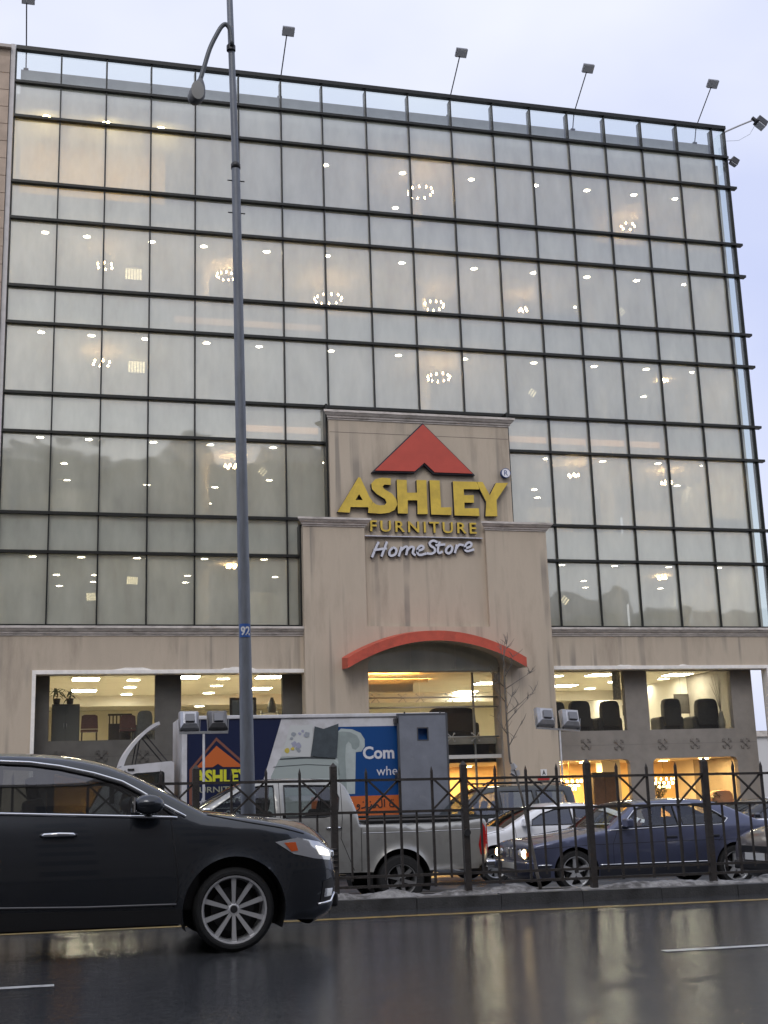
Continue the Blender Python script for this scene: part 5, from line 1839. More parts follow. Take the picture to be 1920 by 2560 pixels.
def build_car(name, label, spec, paint, loc, rotz, group=None, glassm=None, seats=True, rim_mat=None):
    s = Car(spec)
    glassm = glassm or car_glass
    root = thing(name, label, 'car' if 'cat' not in spec else spec['cat'], loc, (0, math.atan(0.01) if abs(rotz) < 1 else -math.atan(.01), rotz), group, local=True)
    s.skin(root, paint)
    s.strip(root, paint, glassm)
    for nm, poly in s.windows:
        s.patch(poly, -.012, glassm, root, nm, dens=.1)
        s.line(list(poly) + [poly[0]], .011, plastic, root, 'window_seal', n=6)
    for ax in (0, -s.wb):
        for side in (1, -1):
            yo = s.yat(ax, s.hub + s.arch + .01)
            wheel(root, ax, side * (yo - s.tw / 2 - .015), s.hub, s.hub, s.rim, s.tw, side, s.spokes, s.wstyle, rim_mat or silver)
            # liner
            lb = MB()
            n = 18
            vs = []
            for k in range(n + 1):
                a = PI * (-.12 + 1.24 * k / n)
                for yy in (yo - .004, yo - .36):
                    vs.append((ax + (s.arch - .002) * math.cos(a), side * yy, s.hub + (s.arch - .002) * math.sin(a)))
            lb.add(vs, [(2 * k, 2 * k + 1, 2 * k + 3, 2 * k + 2) for k in range(n)])
            c = len(lb.v)
            lb.v.append((ax, side * (yo - .36), s.hub))
            for k in range(n): lb.quad(2 * k + 1, 2 * k + 3, c)
            lb.build('wheel_arch_liner', black, root, fixn=False)
    # underbody, cabin floor
    MB().box(-s.wb + s.arch + .02, -s.arch - .02, -s.W + .1, s.W - .1, s.sill - .02, s.sill + .10).build('underbody', black, root)
    MB().box(s.xmin + .25, -s.wb - s.arch - .02, -s.W + .14, s.W - .14, s.sill + .02, s.sill + .2).build('underbody', black, root)
    MB().box(s.arch + .02, s.xmax - .22, -s.W + .16, s.W - .16, s.sill + .0, s.sill + .2).build('underbody', black, root)
    xa, xb = s.cabin
    MB().box(xb, xa, -s.W + .14, s.W - .14, s.sill + .1, s.belt - .28).build('cabin_floor', plastic, root)
    MB().prism([(xa - .02, s.belt - .3), (xa - .42, s.belt - .3), (xa - .40, s.belt - .06), (xa - .30, s.belt - .01), (xa - .02, s.belt - .03)], -s.W + .16, s.W - .16, lambda a, b, d: (a, d, b)).build('dashboard', plastic, root)
    if seats:
        seat_set(s, root, s.seats, fabric_dk)
        yd = .36 if True else 0
        MB().tube([(xa - .52 + .08 * math.cos(a) * .4, yd + .17 * math.sin(a), s.belt - .02 + .17 * math.cos(a)) for a in [2 * PI * k / 16 for k in range(17)]], .014, 6).build('steering_wheel', plastic, root)
    return s, root

def paint_mat(name, col, metal=.35, rough=.3, dirt=None):
    return P(name, col, rough, metal=metal, coat=1.0, ns=2.5, na=.06, dirt=dirt, ds=3.0, dmin=.5, dmax=.85) if dirt else P(name, col, rough, metal=metal, coat=1.0, ns=2.5, na=.06)

# ---- dark SUV in the foreground
cx_spec = dict(
    top=[(.70, .22), (.85, .29), (.89, .40), (.90, .52), (.89, .64), (.855, .77), (.78, .86), (.66, .935), (.48, 1.0), (.20, 1.055), (0, 1.083), (-.20, 1.108), (-.30, 1.15), (-.55, 1.285), (-.80, 1.415), (-.95, 1.48), (-1.10, 1.53), (-1.34, 1.58), (-1.62, 1.61), (-1.95, 1.622), (-2.4, 1.625), (-2.9, 1.60), (-3.4, 1.54), (-3.65, 1.48), (-3.82, 1.30), (-3.96, 1.05), (-4.02, .85), (-4.03, .6), (-3.98, .4), (-3.80, .27)],
    wb=2.875, hub=.338, arch=.425, sill=.245, W=.93, zmid=.60, belt=1.12, shoulder=.105, tumble=.34, flare=.022, er=.085,
    noseL=.75, noseT=.20, tailL=.6, tailT=.12, crown_roof=.035, crown_hood=.03, crown_nose=.09, crown_tail=.08,
    rim=.268, tw=.225, spokes=10, wstyle='thin', cabin=(-.28, -3.7),
    screens={'windshield': (-.90, -.24), 'rear_window': (-3.92, -3.66)},
    windows=[('front_door_window', [(-.47, 1.085), (-.60, 1.18), (-.78, 1.29), (-.92, 1.365), (-1.15, 1.435), (-1.43, 1.50), (-1.67, 1.535), (-1.93, 1.55), (-1.95, 1.15)]),
             ('rear_door_window', [(-2.04, 1.155), (-2.03, 1.553), (-2.5, 1.545), (-2.88, 1.50), (-2.98, 1.18)]),
             ('quarter_window', [(-3.06, 1.185), (-2.98, 1.485), (-3.36, 1.42), (-3.58, 1.25)])],
    seats=[(-1.55, ((.38, .5), (-.38, .5))), (-2.45, ((0, 1.3),))])
cx_paint = paint_mat('dark_blue_grey_metallic', (0.025, 0.030, 0.038), .6, .24, dirt=(0.022, 0.025, 0.029))
cxx, cxy = 1.485, 11.66
cs, cr_ = build_car('dark_suv', 'dark blue-grey SUV with chrome window trim passing in the foreground', cx_spec, cx_paint, (cxx, cxy, zn(cxx)), 0.0, glassm=glass('suv_glass', (.36, .38, .37), .10, .02), rim_mat=P('bright_alloy', (.72, .72, .72), .35, metal=.6))
cs.line([(-.47, 1.085), (-1.95, 1.15), (-2.98, 1.18), (-3.60, 1.25)], .013, chrome, cr_, 'belt_trim', off=.006, n=6)
cs.line([(-.40, 1.09), (-.60, 1.20), (-.78, 1.308), (-.92, 1.385), (-1.15, 1.457), (-1.43, 1.52), (-1.67, 1.555), (-1.95, 1.57), (-2.5, 1.565), (-2.92, 1.515), (-3.38, 1.44), (-3.60, 1.26)], .014, chrome, cr_, 'window_trim', off=.004, n=6)
cs.line([(-.475, .40), (-1.2, .405), (-2.40, .44)], .009, P('dull_trim', (.16, .16, .165), .4, metal=.6), cr_, 'sill_trim', off=.006, n=6)
cs.patch([(-.43, .245), (-.43, .36), (-2.44, .40), (-2.44, .245)], .004, plastic, cr_, 'sill_cladding')
seam = P('panel_gap', (.004, .004, .005), .6)
cs.line([(-.52, 1.06), (-.50, .9), (-.46, .5), (-.50, .38)], .008, seam, cr_, 'door_gap', off=-.002, smooth_n=3)
cs.line([(-2.0, 1.6), (-2.0, 1.1), (-2.02, .4)], .005, seam, cr_, 'door_gap', off=-.001)
cs.line([(-.22, 1.10), (.1, 1.035), (.40, .98), (.60, .925)], .007, seam, cr_, 'bonnet_gap', off=-.001)
for q in (0, 1):
    xh = -1.56 - q * 1.02
    for side in (1, -1):
        yy = cs.yat(xh + .14, .975)
        MB().tube([(xh, side * (yy + .005), .968), (xh + .03, side * (yy + .035), .972), (xh + .14, side * (yy + .042), .975), (xh + .25, side * (yy + .035), .972), (xh + .28, side * (yy + .005), .968)], [.012, .017, .019, .017, .012], 8).build('door_handle', chrome, cr_, smooth=True)
lens_on = P('headlight_on', (.9, .9, .9), .1, emit=(1, .93, .82), es=1.6)
lens_gl = P('headlight_glass', (.55, .57, .6), .08, metal=.6, coat=1)
amber = P('amber_lens', (.6, .10, .02), .2)
cs.patch([(.34, .865), (.54, .895), (.74, .855), (.865, .775), (.84, .70), (.68, .722), (.50, .765)], .006, lens_gl, cr_, 'headlight')
cs.patch([(.70, .825), (.77, .81), (.855, .768), (.835, .735), (.74, .75)], .012, lens_on, cr_, 'headlight_beam', dens=.03)
cs.patch([(.42, .858), (.52, .86), (.54, .79), (.48, .785)], .011, amber, cr_, 'turn_signal', dens=.03)
cs.patch([(.74, .36), (.85, .38), (.885, .50), (.86, .555), (.77, .53)], .006, plastic, cr_, 'fog_lamp_bezel', dens=.04)
cs.patch([(.775, .40), (.85, .41), (.862, .47), (.785, .47)], .012, chrome, cr_, 'fog_lamp', dens=.03)
cs.line([(.72, .345), (.84, .365), (.88, .43)], .012, chrome, cr_, 'fog_trim', off=.006)
# front grille and bumper intake
nb_ = MB()
for k in range(4): nb_.box(.94, .985, -.42, .42, .60 + .05 * k, .625 + .05 * k)
nb_.build('grille', plastic, cr_)
MB().tube([(.915, -.48, .76), (.97, -.2, .585), (.985, 0, .57), (.97, .2, .585), (.915, .48, .76)], .016, 8).build('grille_trim', chrome, cr_, smooth=True)
MB().box(.85, .955, -.55, .55, .30, .42).build('air_intake', plastic, cr_, bevel=.02)
for side in (1, -1):
    yy = cs.yat(-.72, 1.13)
    mm = MB()
    mm.lathe([(0, -.085), (.075, -.07), (.095, -.02), (.092, .03), (.07, .065), (0, .075)], (0, 0, 0), (0, 1, 0), 16)
    mm.v = [(-.72 + v[0] * 1.35 + (v[1] * .15), side * (yy + .17 + v[1] * 1.25), 1.195 + v[2] * .85) for v in mm.v]
    mi_ = mm.build('side_mirror', cx_paint, cr_, smooth=True)
    MB().tube([(-.70, side * (yy - .01), 1.12), (-.72, side * (yy + .12), 1.14)], [.035, .03], 8).build('mirror_arm', plastic, mi_)
    gq = MB()
    gq.obox((-.835, side * (yy + .17), 1.195), (.006, .09, .06))
    gq.build('mirror_glass', chrome, mi_)
cs.patch([(-3.98, .78), (-3.86, .74), (-3.80, .95), (-3.90, 1.06)], .006, P('tail_red', (.35, .01, .01), .2), cr_, 'tail_light')
MB().tube([(-.30, -.55, 1.135), (-.42, -.1, 1.19), (-.45, .3, 1.2)], .008, 6).build('wiper', black, cr_)

# ---- blue sedan
seat2 = [(-1.88, ((.36, .48), (-.36, .48))), (-2.62, ((0, 1.2),))]
bmw_spec = dict(
    top=[(.56, .20), (.68, .28), (.70, .42), (.69, .60), (.66, .70), (.56, .738), (.2, .80), (-.25, .87), (-.50, .905), (-.60, .94), (-.85, 1.11), (-1.08, 1.265), (-1.20, 1.305), (-1.45, 1.335), (-1.75, 1.345), (-2.2, 1.335), (-2.50, 1.29), (-2.75, 1.20), (-3.12, 1.03), (-3.28, 1.0), (-3.72, .975), (-3.80, .90), (-3.82, .6), (-3.78, .35), (-3.62, .24)],
    wb=2.71, hub=.315, arch=.365, sill=.215, W=.875, zmid=.58, belt=.935, shoulder=.03, tumble=.36, flare=.012, er=.05,
    noseL=.5, noseT=.10, tailL=.5, tailT=.08, crown_roof=.03, crown_hood=.03, crown_nose=.06, crown_tail=.05,
    rim=.222, tw=.21, spokes=5, wstyle='fat', cabin=(-.55, -3.1),
    screens={'windshield': (-1.12, -.56), 'rear_window': (-3.15, -2.52)},
    windows=[('front_door_window', [(-.80, .945), (-1.12, 1.215), (-1.38, 1.262), (-1.73, 1.268), (-1.76, .955)]),
             ('rear_door_window', [(-1.84, .957), (-1.81, 1.268), (-2.05, 1.26), (-2.28, 1.22), (-2.60, 1.04), (-2.53, .965)])],
    seats=seat2)
blue = paint_mat('faded_blue_metallic', (.085, .097, .165), .45, .35, dirt=(.064, .067, .085))
bx, by = 7.755, 19.28
bs, br_ = build_car('blue_sedan', 'old blue sedan with lit headlights and its driver at the open window', bmw_spec, blue, (bx, by, zo(bx + 1.3, by - .85)), PI, rim_mat=P('white_alloy', (.66, .67, .68), .3, metal=.6), glassm=glass('sedan_glass', (.80, .83, .80), .07, .02))
bs.line([(-.55, .905), (-1.76, .94), (-2.53, .95), (-2.63, 1.04), (-2.30, 1.235), (-2.05, 1.278), (-1.4, 1.283), (-1.10, 1.235), (-.78, .945)], .009, chrome, br_, 'window_trim', off=.004)
bs.line([(.60, .42), (.40, .42)], .012, chrome, br_, 'bumper_trim', off=.006)
bs.line([(-.39, .40), (-1.3, .40), (-2.32, .40)], .012, chrome, br_, 'side_moulding', off=.006)
bs.line([(-3.08, .42), (-3.74, .42)], .012, chrome, br_, 'bumper_trim', off=.006)
bs.patch([(-.38, .215), (-.38, .385), (-2.33, .385), (-2.33, .215)], .004, P('dark_sill', (.02, .022, .03), .5), br_, 'sill_cladding')
bs.patch([(.42, .25), (.42, .40), (.66, .40), (.66, .28), (.58, .22)], .005, MATS['dark_sill'], br_, 'front_bumper')
bs.line([(.64, .66), (-.3, .70), (-1.8, .72), (-3.7, .72)], .004, seam, br_, 'crease', off=-.001)
for pts_ in ([(-.72, .92), (-.62, .7), (-.62, .24)], [(-1.79, 1.27), (-1.80, .7), (-1.79, .24)], [(-2.56, .95), (-2.5, .78), (-2.42, .70)]):
    bs.line(pts_, .004, seam, br_, 'door_gap', off=-.001)
for xh in (-1.62, -2.35):
    for side in (1, -1):
        yy = bs.yat(xh, .78)
        MB().box(xh - .09, xh + .09, side * yy - .018, side * yy + .018, .765, .80).build('door_handle', MATS['dark_sill'], br_, bevel=.008)
for side in (1, -1):
    yy = bs.yat(-.85, .98)
    mi_ = MB().obox((-.86, side * (yy + .10), 1.01), (.06, .10, .065)).build('side_mirror', blue, br_, bevel=.025)
    MB().obox((-.925, side * (yy + .10), 1.01), (.004, .08, .05)).build('mirror_glass', chrome, mi_)
lampE = P('sedan_headlight_on', (.9, .8, .6), .2, emit=(1, .72, .36), es=14)
MB().box(.70, .735, -.72, .72, .50, .66).build('grille_panel', plastic, br_)
for side in (1, -1):
    MB().box(.735, .762, side * .085 - .055, side * .085 + .055, .52, .665).build('kidney_grille', chrome, br_, bevel=.008)
    for q, yy in enumerate((.60, .42)):
        o = MB().lathe([(0, .03), (.05, .025), (.072, .0), (.072, -.03)], (.735, side * yy, .585), (1, 0, 0), 16).build('headlight', lens_gl if q else lampE, br_, smooth=True)
    MB().box(.71, .745, side * .70 - .05, side * .70 + .05, .55, .61).build('turn_signal', amber, br_)
MB().box(.66, .78, -.8, .8, .33, .47).build('bumper', blue, br_, bevel=.02)
MB().box(.785, .79, -.26, .26, .36, .45).build('licence_plate', P('plate_pale', (.6, .6, .58), .5), br_)
bs.patch([(-3.80, .70), (-3.62, .70), (-3.62, .86), (-3.80, .86)], .005, MATS['tail_red'], br_, 'tail_light', dens=.06)

# ---- silver pickup
pk_spec = dict(cat='pickup',
    top=[(.58, .36), (.78, .44), (.85, .62), (.84, .86), (.76, .99), (.55, 1.08), (.30, 1.135), (.20, 1.18), (-.15, 1.40), (-.52, 1.615), (-.68, 1.69), (-.85, 1.745), (-1.1, 1.775), (-1.6, 1.785), (-2.05, 1.76), (-2.22, 1.72), (-2.32, 1.58), (-2.43, 1.28), (-2.46, 1.13), (-2.52, 1.095), (-3.0, 1.092), (-4.0, 1.10), (-4.38, 1.135), (-4.47, 1.12), (-4.495, 1.0), (-4.50, .75), (-4.47, .5), (-4.35, .42)],
    wb=3.09, hub=.37, arch=.43, sill=.40, W=.885, zmid=.72, belt=1.19, shoulder=.03, tumble=.27, flare=.03, er=.05,
    noseL=.6, noseT=.13, tailL=.15, tailT=.02, crown_roof=.03, crown_hood=.035, crown_nose=.07, crown_tail=.01,
    rim=.23, tw=.25, spokes=6, wstyle='single', cabin=(.18, -2.35),
    screens={'windshield': (-.60, .20), 'rear_window': (-2.42, -2.26)},
    windows=[('front_door_window', [(-.02, 1.215), (-.45, 1.50), (-.70, 1.655), (-.95, 1.695), (-1.16, 1.70), (-1.17, 1.22)]),
             ('rear_door_window', [(-1.32, 1.22), (-1.32, 1.70), (-2.0, 1.685), (-2.10, 1.65), (-2.16, 1.50), (-2.13, 1.31), (-2.02, 1.24), (-1.92, 1.22)])],
    seats=[(-1.0, ((.36, .5), (-.36, .5))), (-1.95, ((0, 1.25),))])
LIFT = .10
pk_spec['top'] = [(x, z + LIFT) for x, z in pk_spec['top']]
pk_spec['windows'] = [(n_, [(x, z + LIFT) for x, z in p_]) for n_, p_ in pk_spec['windows']]
pk_spec.update(arch=.46, sill=.40 + LIFT, zmid=.72 + LIFT, belt=1.19 + LIFT)
silv = paint_mat('champagne_silver', (.36, .36, .34), .5, .34, dirt=(.22, .21, .19))
def LZ(p_): return [(x_, z_ + LIFT) for x_, z_ in p_]
px_, py_ = 2.08, 19.92
ps, pr_ = build_car('silver_pickup', 'silver double-cab pickup waiting behind the fence', pk_spec, silv, (px_, py_, zo(px_ + 1.5, py_ - .88) - LIFT), PI, glassm=glass('pickup_glass', (.55, .6, .58), .08, .02), rim_mat=P('dull_alloy', (.3, .3, .3), .4, metal=.7))
MB().box(-4.42, -2.58, -.72, .72, 1.19, 1.25).build('dark_bed_sheet', black, pr_, bevel=.01)  # black sheet imitates the dark recess of the open bed
for side in (1, -1):
    MB().tube([(-2.55, side * .80, 1.22), (-2.62, side * .80, 1.29), (-3.2, side * .80, 1.29), (-4.1, side * .80, 1.29), (-4.2, side * .80, 1.22)], .022, 8).build('bed_rail', black, pr_, smooth=True)
ps.patch(LZ([(-4.49, .62), (-4.36, .60), (-4.33, .75), (-4.38, .98), (-4.40, 1.07), (-4.485, 1.08)]), .008, MATS['tail_red'], pr_, 'tail_light', dens=.05)
MB().box(-4.64, -4.46, -.82, .82, .50, .62).build('rear_bumper', chrome, pr_, bevel=.03)
MB().box(-4.50, -4.40, -.80, .80, .42, .52).build('bumper_step', plastic, pr_, bevel=.01)
for pts_ in ([(-.02, 1.2), (-.06, .9), (-.12, .45)], [(-1.245, 1.74), (-1.245, .42)], [(-2.20, 1.70), (-2.19, 1.2), (-2.16, .9), (-2.36, .43)], [(-2.475, 1.1), (-2.475, .42)]):
    ps.line([(x_, z_ + LIFT) for x_, z_ in pts_], .005, seam, pr_, 'door_gap', off=-.001)
for xh in (-1.0, -2.05):
    for side in (1, -1):
        yy = ps.yat(xh, 1.16)
        MB().tube([(xh - .11, side * yy, 1.155), (xh - .08, side * (yy + .035), 1.16), (xh + .08, side * (yy + .035), 1.16), (xh + .11, side * yy, 1.155)], .016, 8).build('door_handle', chrome, pr_, smooth=True)
for side in (1, -1):
    yy = ps.yat(-.15, 1.3)
    mi_ = MB().obox((-.12, side * (yy + .13), 1.40), (.06, .11, .10)).build('side_mirror', chrome, pr_, bevel=.03)
    MB().bar((-.1, side * yy, 1.32), (-.12, side * (yy + .1), 1.35), .03, .03).build('mirror_arm', plastic, mi_)
ps.patch(LZ([(.40, .83), (.70, .80), (.80, .84), (.72, .96), (.42, .98)]), .005, lens_gl, pr_, 'headlight')
MB().box(.84, .90, -.5, .5, .80, 1.02).build('grille', chrome, pr_, bevel=.02)
ps.line(LZ([(-2.5, .97), (-3.4, .97), (-4.42, .985)]), .006, chrome, pr_, 'bed_crease', off=-.001)
# ---- generic sedan for the white car, the dark car behind and the car at the frame edge
sd_spec = dict(
    top=[(.70, .22), (.82, .31), (.845, .48), (.80, .66), (.62, .78), (.2, .885), (-.20, .955), (-.30, .99), (-.58, 1.145), (-.83, 1.265), (-1.05, 1.335), (-1.35, 1.375), (-1.75, 1.38), (-2.1, 1.35), (-2.4, 1.275), (-3.0, 1.07), (-3.25, 1.03), (-3.58, 1.0), (-3.66, .88), (-3.70, .55), (-3.66, .35), (-3.5, .24)],
    wb=2.7, hub=.315, arch=.37, sill=.22, W=.88, zmid=.6, belt=.985, shoulder=.035, tumble=.38, flare=.014, er=.07,
    noseL=.6, noseT=.16, tailL=.5, tailT=.1, crown_roof=.03, crown_hood=.03, crown_nose=.08, crown_tail=.05,
    rim=.215, tw=.205, spokes=10, wstyle='single', cabin=(-.25, -3.1),
    screens={'windshield': (-.92, -.24), 'rear_window': (-3.05, -2.35)},
    windows=[('front_door_window', [(-.58, 1.005), (-.95, 1.205), (-1.25, 1.29), (-1.55, 1.305), (-1.57, 1.01)]),
             ('rear_door_window', [(-1.65, 1.01), (-1.64, 1.307), (-1.95, 1.285), (-2.25, 1.215), (-2.55, 1.09), (-2.42, 1.03)])],
    seats=[(-1.4, ((.36, .48), (-.36, .48))), (-2.3, ((0, 1.2),))])
def sedan_trim(s, root, paint, on=False):
    s.patch([(.40, .70), (.66, .66), (.80, .60), (.78, .70), (.62, .76), (.42, .80)], .005, lampE if on else lens_gl, root, 'headlight')
    s.patch([(-3.68, .70), (-3.45, .72), (-3.40, .86), (-3.62, .90)], .005, MATS['tail_red'], root, 'tail_light')
    MB().box(.84, .92, -.42, .42, .52, .62).build('grille', plastic, root, bevel=.01)
    MB().box(.80, .92, -.62, .62, .28, .40).build('air_intake', plastic, root, bevel=.02)
    for pts_ in ([(-.40, .98), (-.42, .7), (-.46, .26)], [(-1.61, 1.31), (-1.60, .26)], [(-2.50, 1.05), (-2.42, .8), (-2.33, .62)], [(-.2, .94), (.3, .84), (.64, .75)]):
        s.line(pts_, .004, seam, root, 'door_gap', off=-.001)
    for xh in (-1.45, -2.28):
        for side in (1, -1):
            yy = s.yat(xh, .86)
            MB().tube([(xh - .1, side * yy, .855), (xh - .07, side * (yy + .03), .86), (xh + .07, side * (yy + .03), .86), (xh + .1, side * yy, .855)], .014, 8).build('door_handle', chrome, root, smooth=True)
    for side in (1, -1):
        yy = s.yat(-.60, 1.0)
        mi_ = MB().obox((-.60, side * (yy + .10), 1.06), (.075, .10, .065)).build('side_mirror', paint, root, bevel=.035)
        MB().obox((-.68, side * (yy + .10), 1.06), (.004, .08, .05)).build('mirror_glass', chrome, mi_)
white_paint = paint_mat('white_paint', (.80, .81, .83), 0, .3)
ws_, wr_ = build_car('white_sedan', 'white sedan with dark tinted windows between the pickup and the blue sedan', sd_spec, white_paint, (7.88, 23.30, zo(9.1, 22.5)), PI, glassm=tint_glass)
sedan_trim(ws_, wr_, white_paint)
dk_paint = paint_mat('black_blue_paint', (.012, .014, .022), .3, .3)
ds_, dr_ = build_car('dark_sedan', 'dark sedan at the right edge behind the blue sedan', sd_spec, dk_paint, (12.65, 23.4, zo(13.8, 22.5)), PI, glassm=tint_glass)
sedan_trim(ds_, dr_, dk_paint)
br_paint = paint_mat('brown_grey_paint', (.13, .115, .11), .4, .32)
es_, er_ = build_car('brown_car', 'brown-grey car nosing into the frame at the right edge by the fence', sd_spec, br_paint, (10.72, 16.72, zo(10.9, 15.9)), PI)
sedan_trim(es_, er_, br_paint)
MB().box(.925, .935, -.26, .26, .42, .52).build('licence_plate', MATS['plate_pale'], er_)
# ---- dark estate car behind
sv_spec = dict(sd_spec,
    top=[(.62, .4), (.78, .5), (.80, .9), (.70, 1.03), (-.1, 1.12), (-.70, 1.17), (-.80, 1.22), (-1.10, 1.50), (-1.36, 1.72), (-1.5, 1.78), (-1.75, 1.82), (-2.2, 1.845), (-2.8, 1.85), (-3.42, 1.83), (-3.54, 1.76), (-3.60, 1.3), (-3.66, .9), (-3.64, .5), (-3.5, .4)],
    wb=2.7, hub=.36, arch=.42, sill=.38, W=.88, zmid=.75, belt=1.22, shoulder=.02, tumble=.22, er=.05, noseT=.08, tailT=.04, crown_nose=.04, crown_tail=.03,
    rim=.22, spokes=6, cabin=(-.75, -3.5),
    screens={'windshield': (-1.42, -.74), 'rear_window': (-3.60, -3.52)},
    windows=[('front_door_window', [(-.98, 1.25), (-1.46, 1.68), (-1.75, 1.72), (-1.78, 1.25)]), ('rear_door_window', [(-1.86, 1.25), (-1.84, 1.73), (-2.58, 1.74), (-2.62, 1.25)]), ('quarter_window', [(-2.72, 1.27), (-2.68, 1.74), (-3.32, 1.72), (-3.42, 1.29)])],
    seats=[(-1.75, ((.36, .48), (-.36, .48))), (-2.7, ((0, 1.2),))])
sv_paint = paint_mat('dark_green_grey', (.025, .03, .03), .2, .35)
vs_, vr_ = build_car('dark_estate', 'dark boxy off-road car parked in front of the entrance', sv_spec, sv_paint, (7.5, 26.9, zo(9.5, 26)), PI, glassm=glass('estate_glass', (.45, .5, .48), .12, .02))
for side in (1, -1):
    MB().tube([(-1.5, side * .62, 1.86), (-1.6, side * .62, 1.92), (-3.3, side * .62, 1.92), (-3.4, side * .62, 1.87)], .018, 8).build('roof_rail', plastic, vr_, smooth=True)
    mi_ = MB().obox((-.95, side * (vs_.yat(-.95, 1.25) + .1), 1.33), (.06, .1, .09)).build('side_mirror', plastic, vr_, bevel=.03)
MB().prism([(-3.40, 1.86), (-3.42, 1.89), (-3.80, 1.88), (-3.82, 1.85)], -.6, .6, lambda a, b, d: (a, d, b)).build('rear_spoiler', sv_paint, vr_)
vs_.patch([(-3.63, .95), (-3.52, .95), (-3.50, 1.2), (-3.59, 1.2)], .005, MATS['tail_red'], vr_, 'tail_light')
vs_.patch([(.55, .78), (.76, .78), (.74, .95), (.58, .98)], .005, lens_gl, vr_, 'headlight')
for pts_ in ([(-.86, 1.22), (-.80, .9), (-.62, .5)], [(-1.82, 1.74), (-1.82, .45)], [(-2.66, 1.75), (-2.68, 1.2), (-2.5, .8)]): vs_.line(pts_, .004, seam, vr_, 'door_gap', off=-.001)

# ---- delivery truck
TYs = 27.5
zt = zo(5.0, 28)
truck = thing('delivery_truck', 'box delivery truck printed with a sofa advertisement, rear door folded open', 'truck', (5.0, 28.5, zt))
tw_ = P('truck_white', (.62, .62, .64), .45, ns=3, na=.06, dirt=(.42, .41, .40), ds=2)
MB().box(2.76, 8.56, TYs + .03, 29.6, .62, 2.97).build('cargo_box', tw_, truck)
for (a, b, c, d) in ((2.70, 2.81, .58, 3.04), (8.52, 8.62, .58, 3.04)): MB().box(a, b, TYs - .005, 29.63, c, d).build('corner_post', tw_, truck, bevel=.01)
MB().box(2.81, 8.52, TYs - .008, 29.63, 2.965, 3.045).build('roof_rail', tw_, truck, bevel=.015)
MB().box(2.81, 8.52, TYs - .005, 29.63, .56, .64).build('bottom_rail', grey_metal, truck)
def tp(name, pts, mat, lift=.004, parent=None):
    mb = MB()
    mb.prism(pts, TYs + .03 - lift, TYs + .03 - lift + .003, XZ)
    return mb.build(name, mat, parent or truck)
nav = P('print_navy', (.008, .014, .05), .35)
blu = P('print_blue', (.006, .06, .22), .35)
org = P('print_orange', (.55, .13, .03), .4)
pwh = P('print_white', (.66, .66, .70), .4)
pink_ = P('print_pale_green', (.42, .475, .46), .5, ns=4, na=.12)
pgrn2 = P('print_pale_green_shade', (.27, .32, .31), .5, ns=4, na=.12)
tp('navy_panel', [(2.81, .64), (4.13, .64), (4.87, 2.965), (2.81, 2.965)], nav)
tp('blue_panel', [(5.6, 1.25), (8.52, 1.25), (8.52, 2.76), (6.0, 2.76)], blu)
tp('orange_band', [(5.5, .64), (8.52, .64), (8.52, 1.25), (5.5, 1.25)], org)
sofa = tp('sofa_print', [(4.50, 1.30), (4.66, 1.74), (4.84, 2.13), (6.0, 2.12), (6.08, 2.45), (6.05, 2.60), (6.2, 2.72), (6.45, 2.70), (6.64, 2.62), (6.73, 2.48), (6.73, 2.32), (6.65, 2.21), (6.52, 2.20), (6.50, 1.74), (6.48, 1.30)], pink_, .008)
tp('arm_roll_print', [(6.06, 2.62), (6.22, 2.66), (6.40, 2.64), (6.56, 2.56), (6.62, 2.44), (6.60, 2.32), (6.52, 2.25), (6.44, 2.28), (6.42, 2.38), (6.36, 2.44), (6.30, 2.36), (6.28, 2.1), (6.30, 1.3), (6.12, 1.3), (6.12, 2.0), (6.04, 2.3)], pgrn2, .011, sofa)
tp('seat_cushion_print', [(4.62, 1.72), (4.80, 2.08), (5.4, 2.11), (6.0, 2.06), (6.12, 1.95), (6.14, 1.72), (6.10, 1.66), (4.62, 1.66)], P('print_cushion_green', (.35, .40, .385), .5), .011, sofa)
tp('seat_shadow_print', [(4.83, 2.10), (5.5, 2.13), (6.06, 2.08), (6.06, 2.055), (5.4, 2.085), (4.81, 2.07)], P('print_dark', (.05, .06, .065), .5), .013, sofa)
tp('seat_crease_print', [(4.68, 1.93), (5.4, 1.965), (6.08, 1.92), (6.08, 1.908), (5.4, 1.95), (4.67, 1.915)], MATS['print_dark'], .014, sofa)
tp('white_cushion_print', [(4.85, 2.14), (5.06, 2.82), (5.3, 2.80), (5.56, 2.83), (5.57, 2.5), (5.50, 2.12), (5.2, 2.13)], P('print_cushion_white', (.55, .57, .56), .5), .015, sofa)
rr = random.Random(31)
for k in range(16):
    u, v_ = rr.uniform(.12, .9), rr.uniform(.1, .9)
    cx_ = 4.87 + .2 * v_ + u * .5
    cz_ = 2.14 + v_ * .66
    sz = rr.uniform(.03, .075)
    col = (('print_flower_grey', (.30, .33, .36)), ('print_flower_yellow', (.55, .44, .08)), ('print_flower_lilac', (.34, .35, .45)))[0 if k % 3 == 0 else (1 if v_ < .35 and u < .5 else 2)]
    tp('flower_print', [(cx_ + sz * math.cos(a) * rr.uniform(.6, 1.1), cz_ + sz * math.sin(a) * rr.uniform(.6, 1.1)) for a in [2 * PI * q / 9 for q in range(9)]], P(col[0], col[1], .5), .017 + .0006 * k, sofa)
tp('dark_cushion_print', [(5.50, 2.14), (5.56, 2.5), (5.60, 2.78), (5.80, 2.72), (6.14, 2.83), (6.12, 2.5), (6.08, 2.09), (5.8, 2.10)], P('print_cushion_dark', (.055, .07, .08), .5, ns=5, na=.25), .030, sofa)
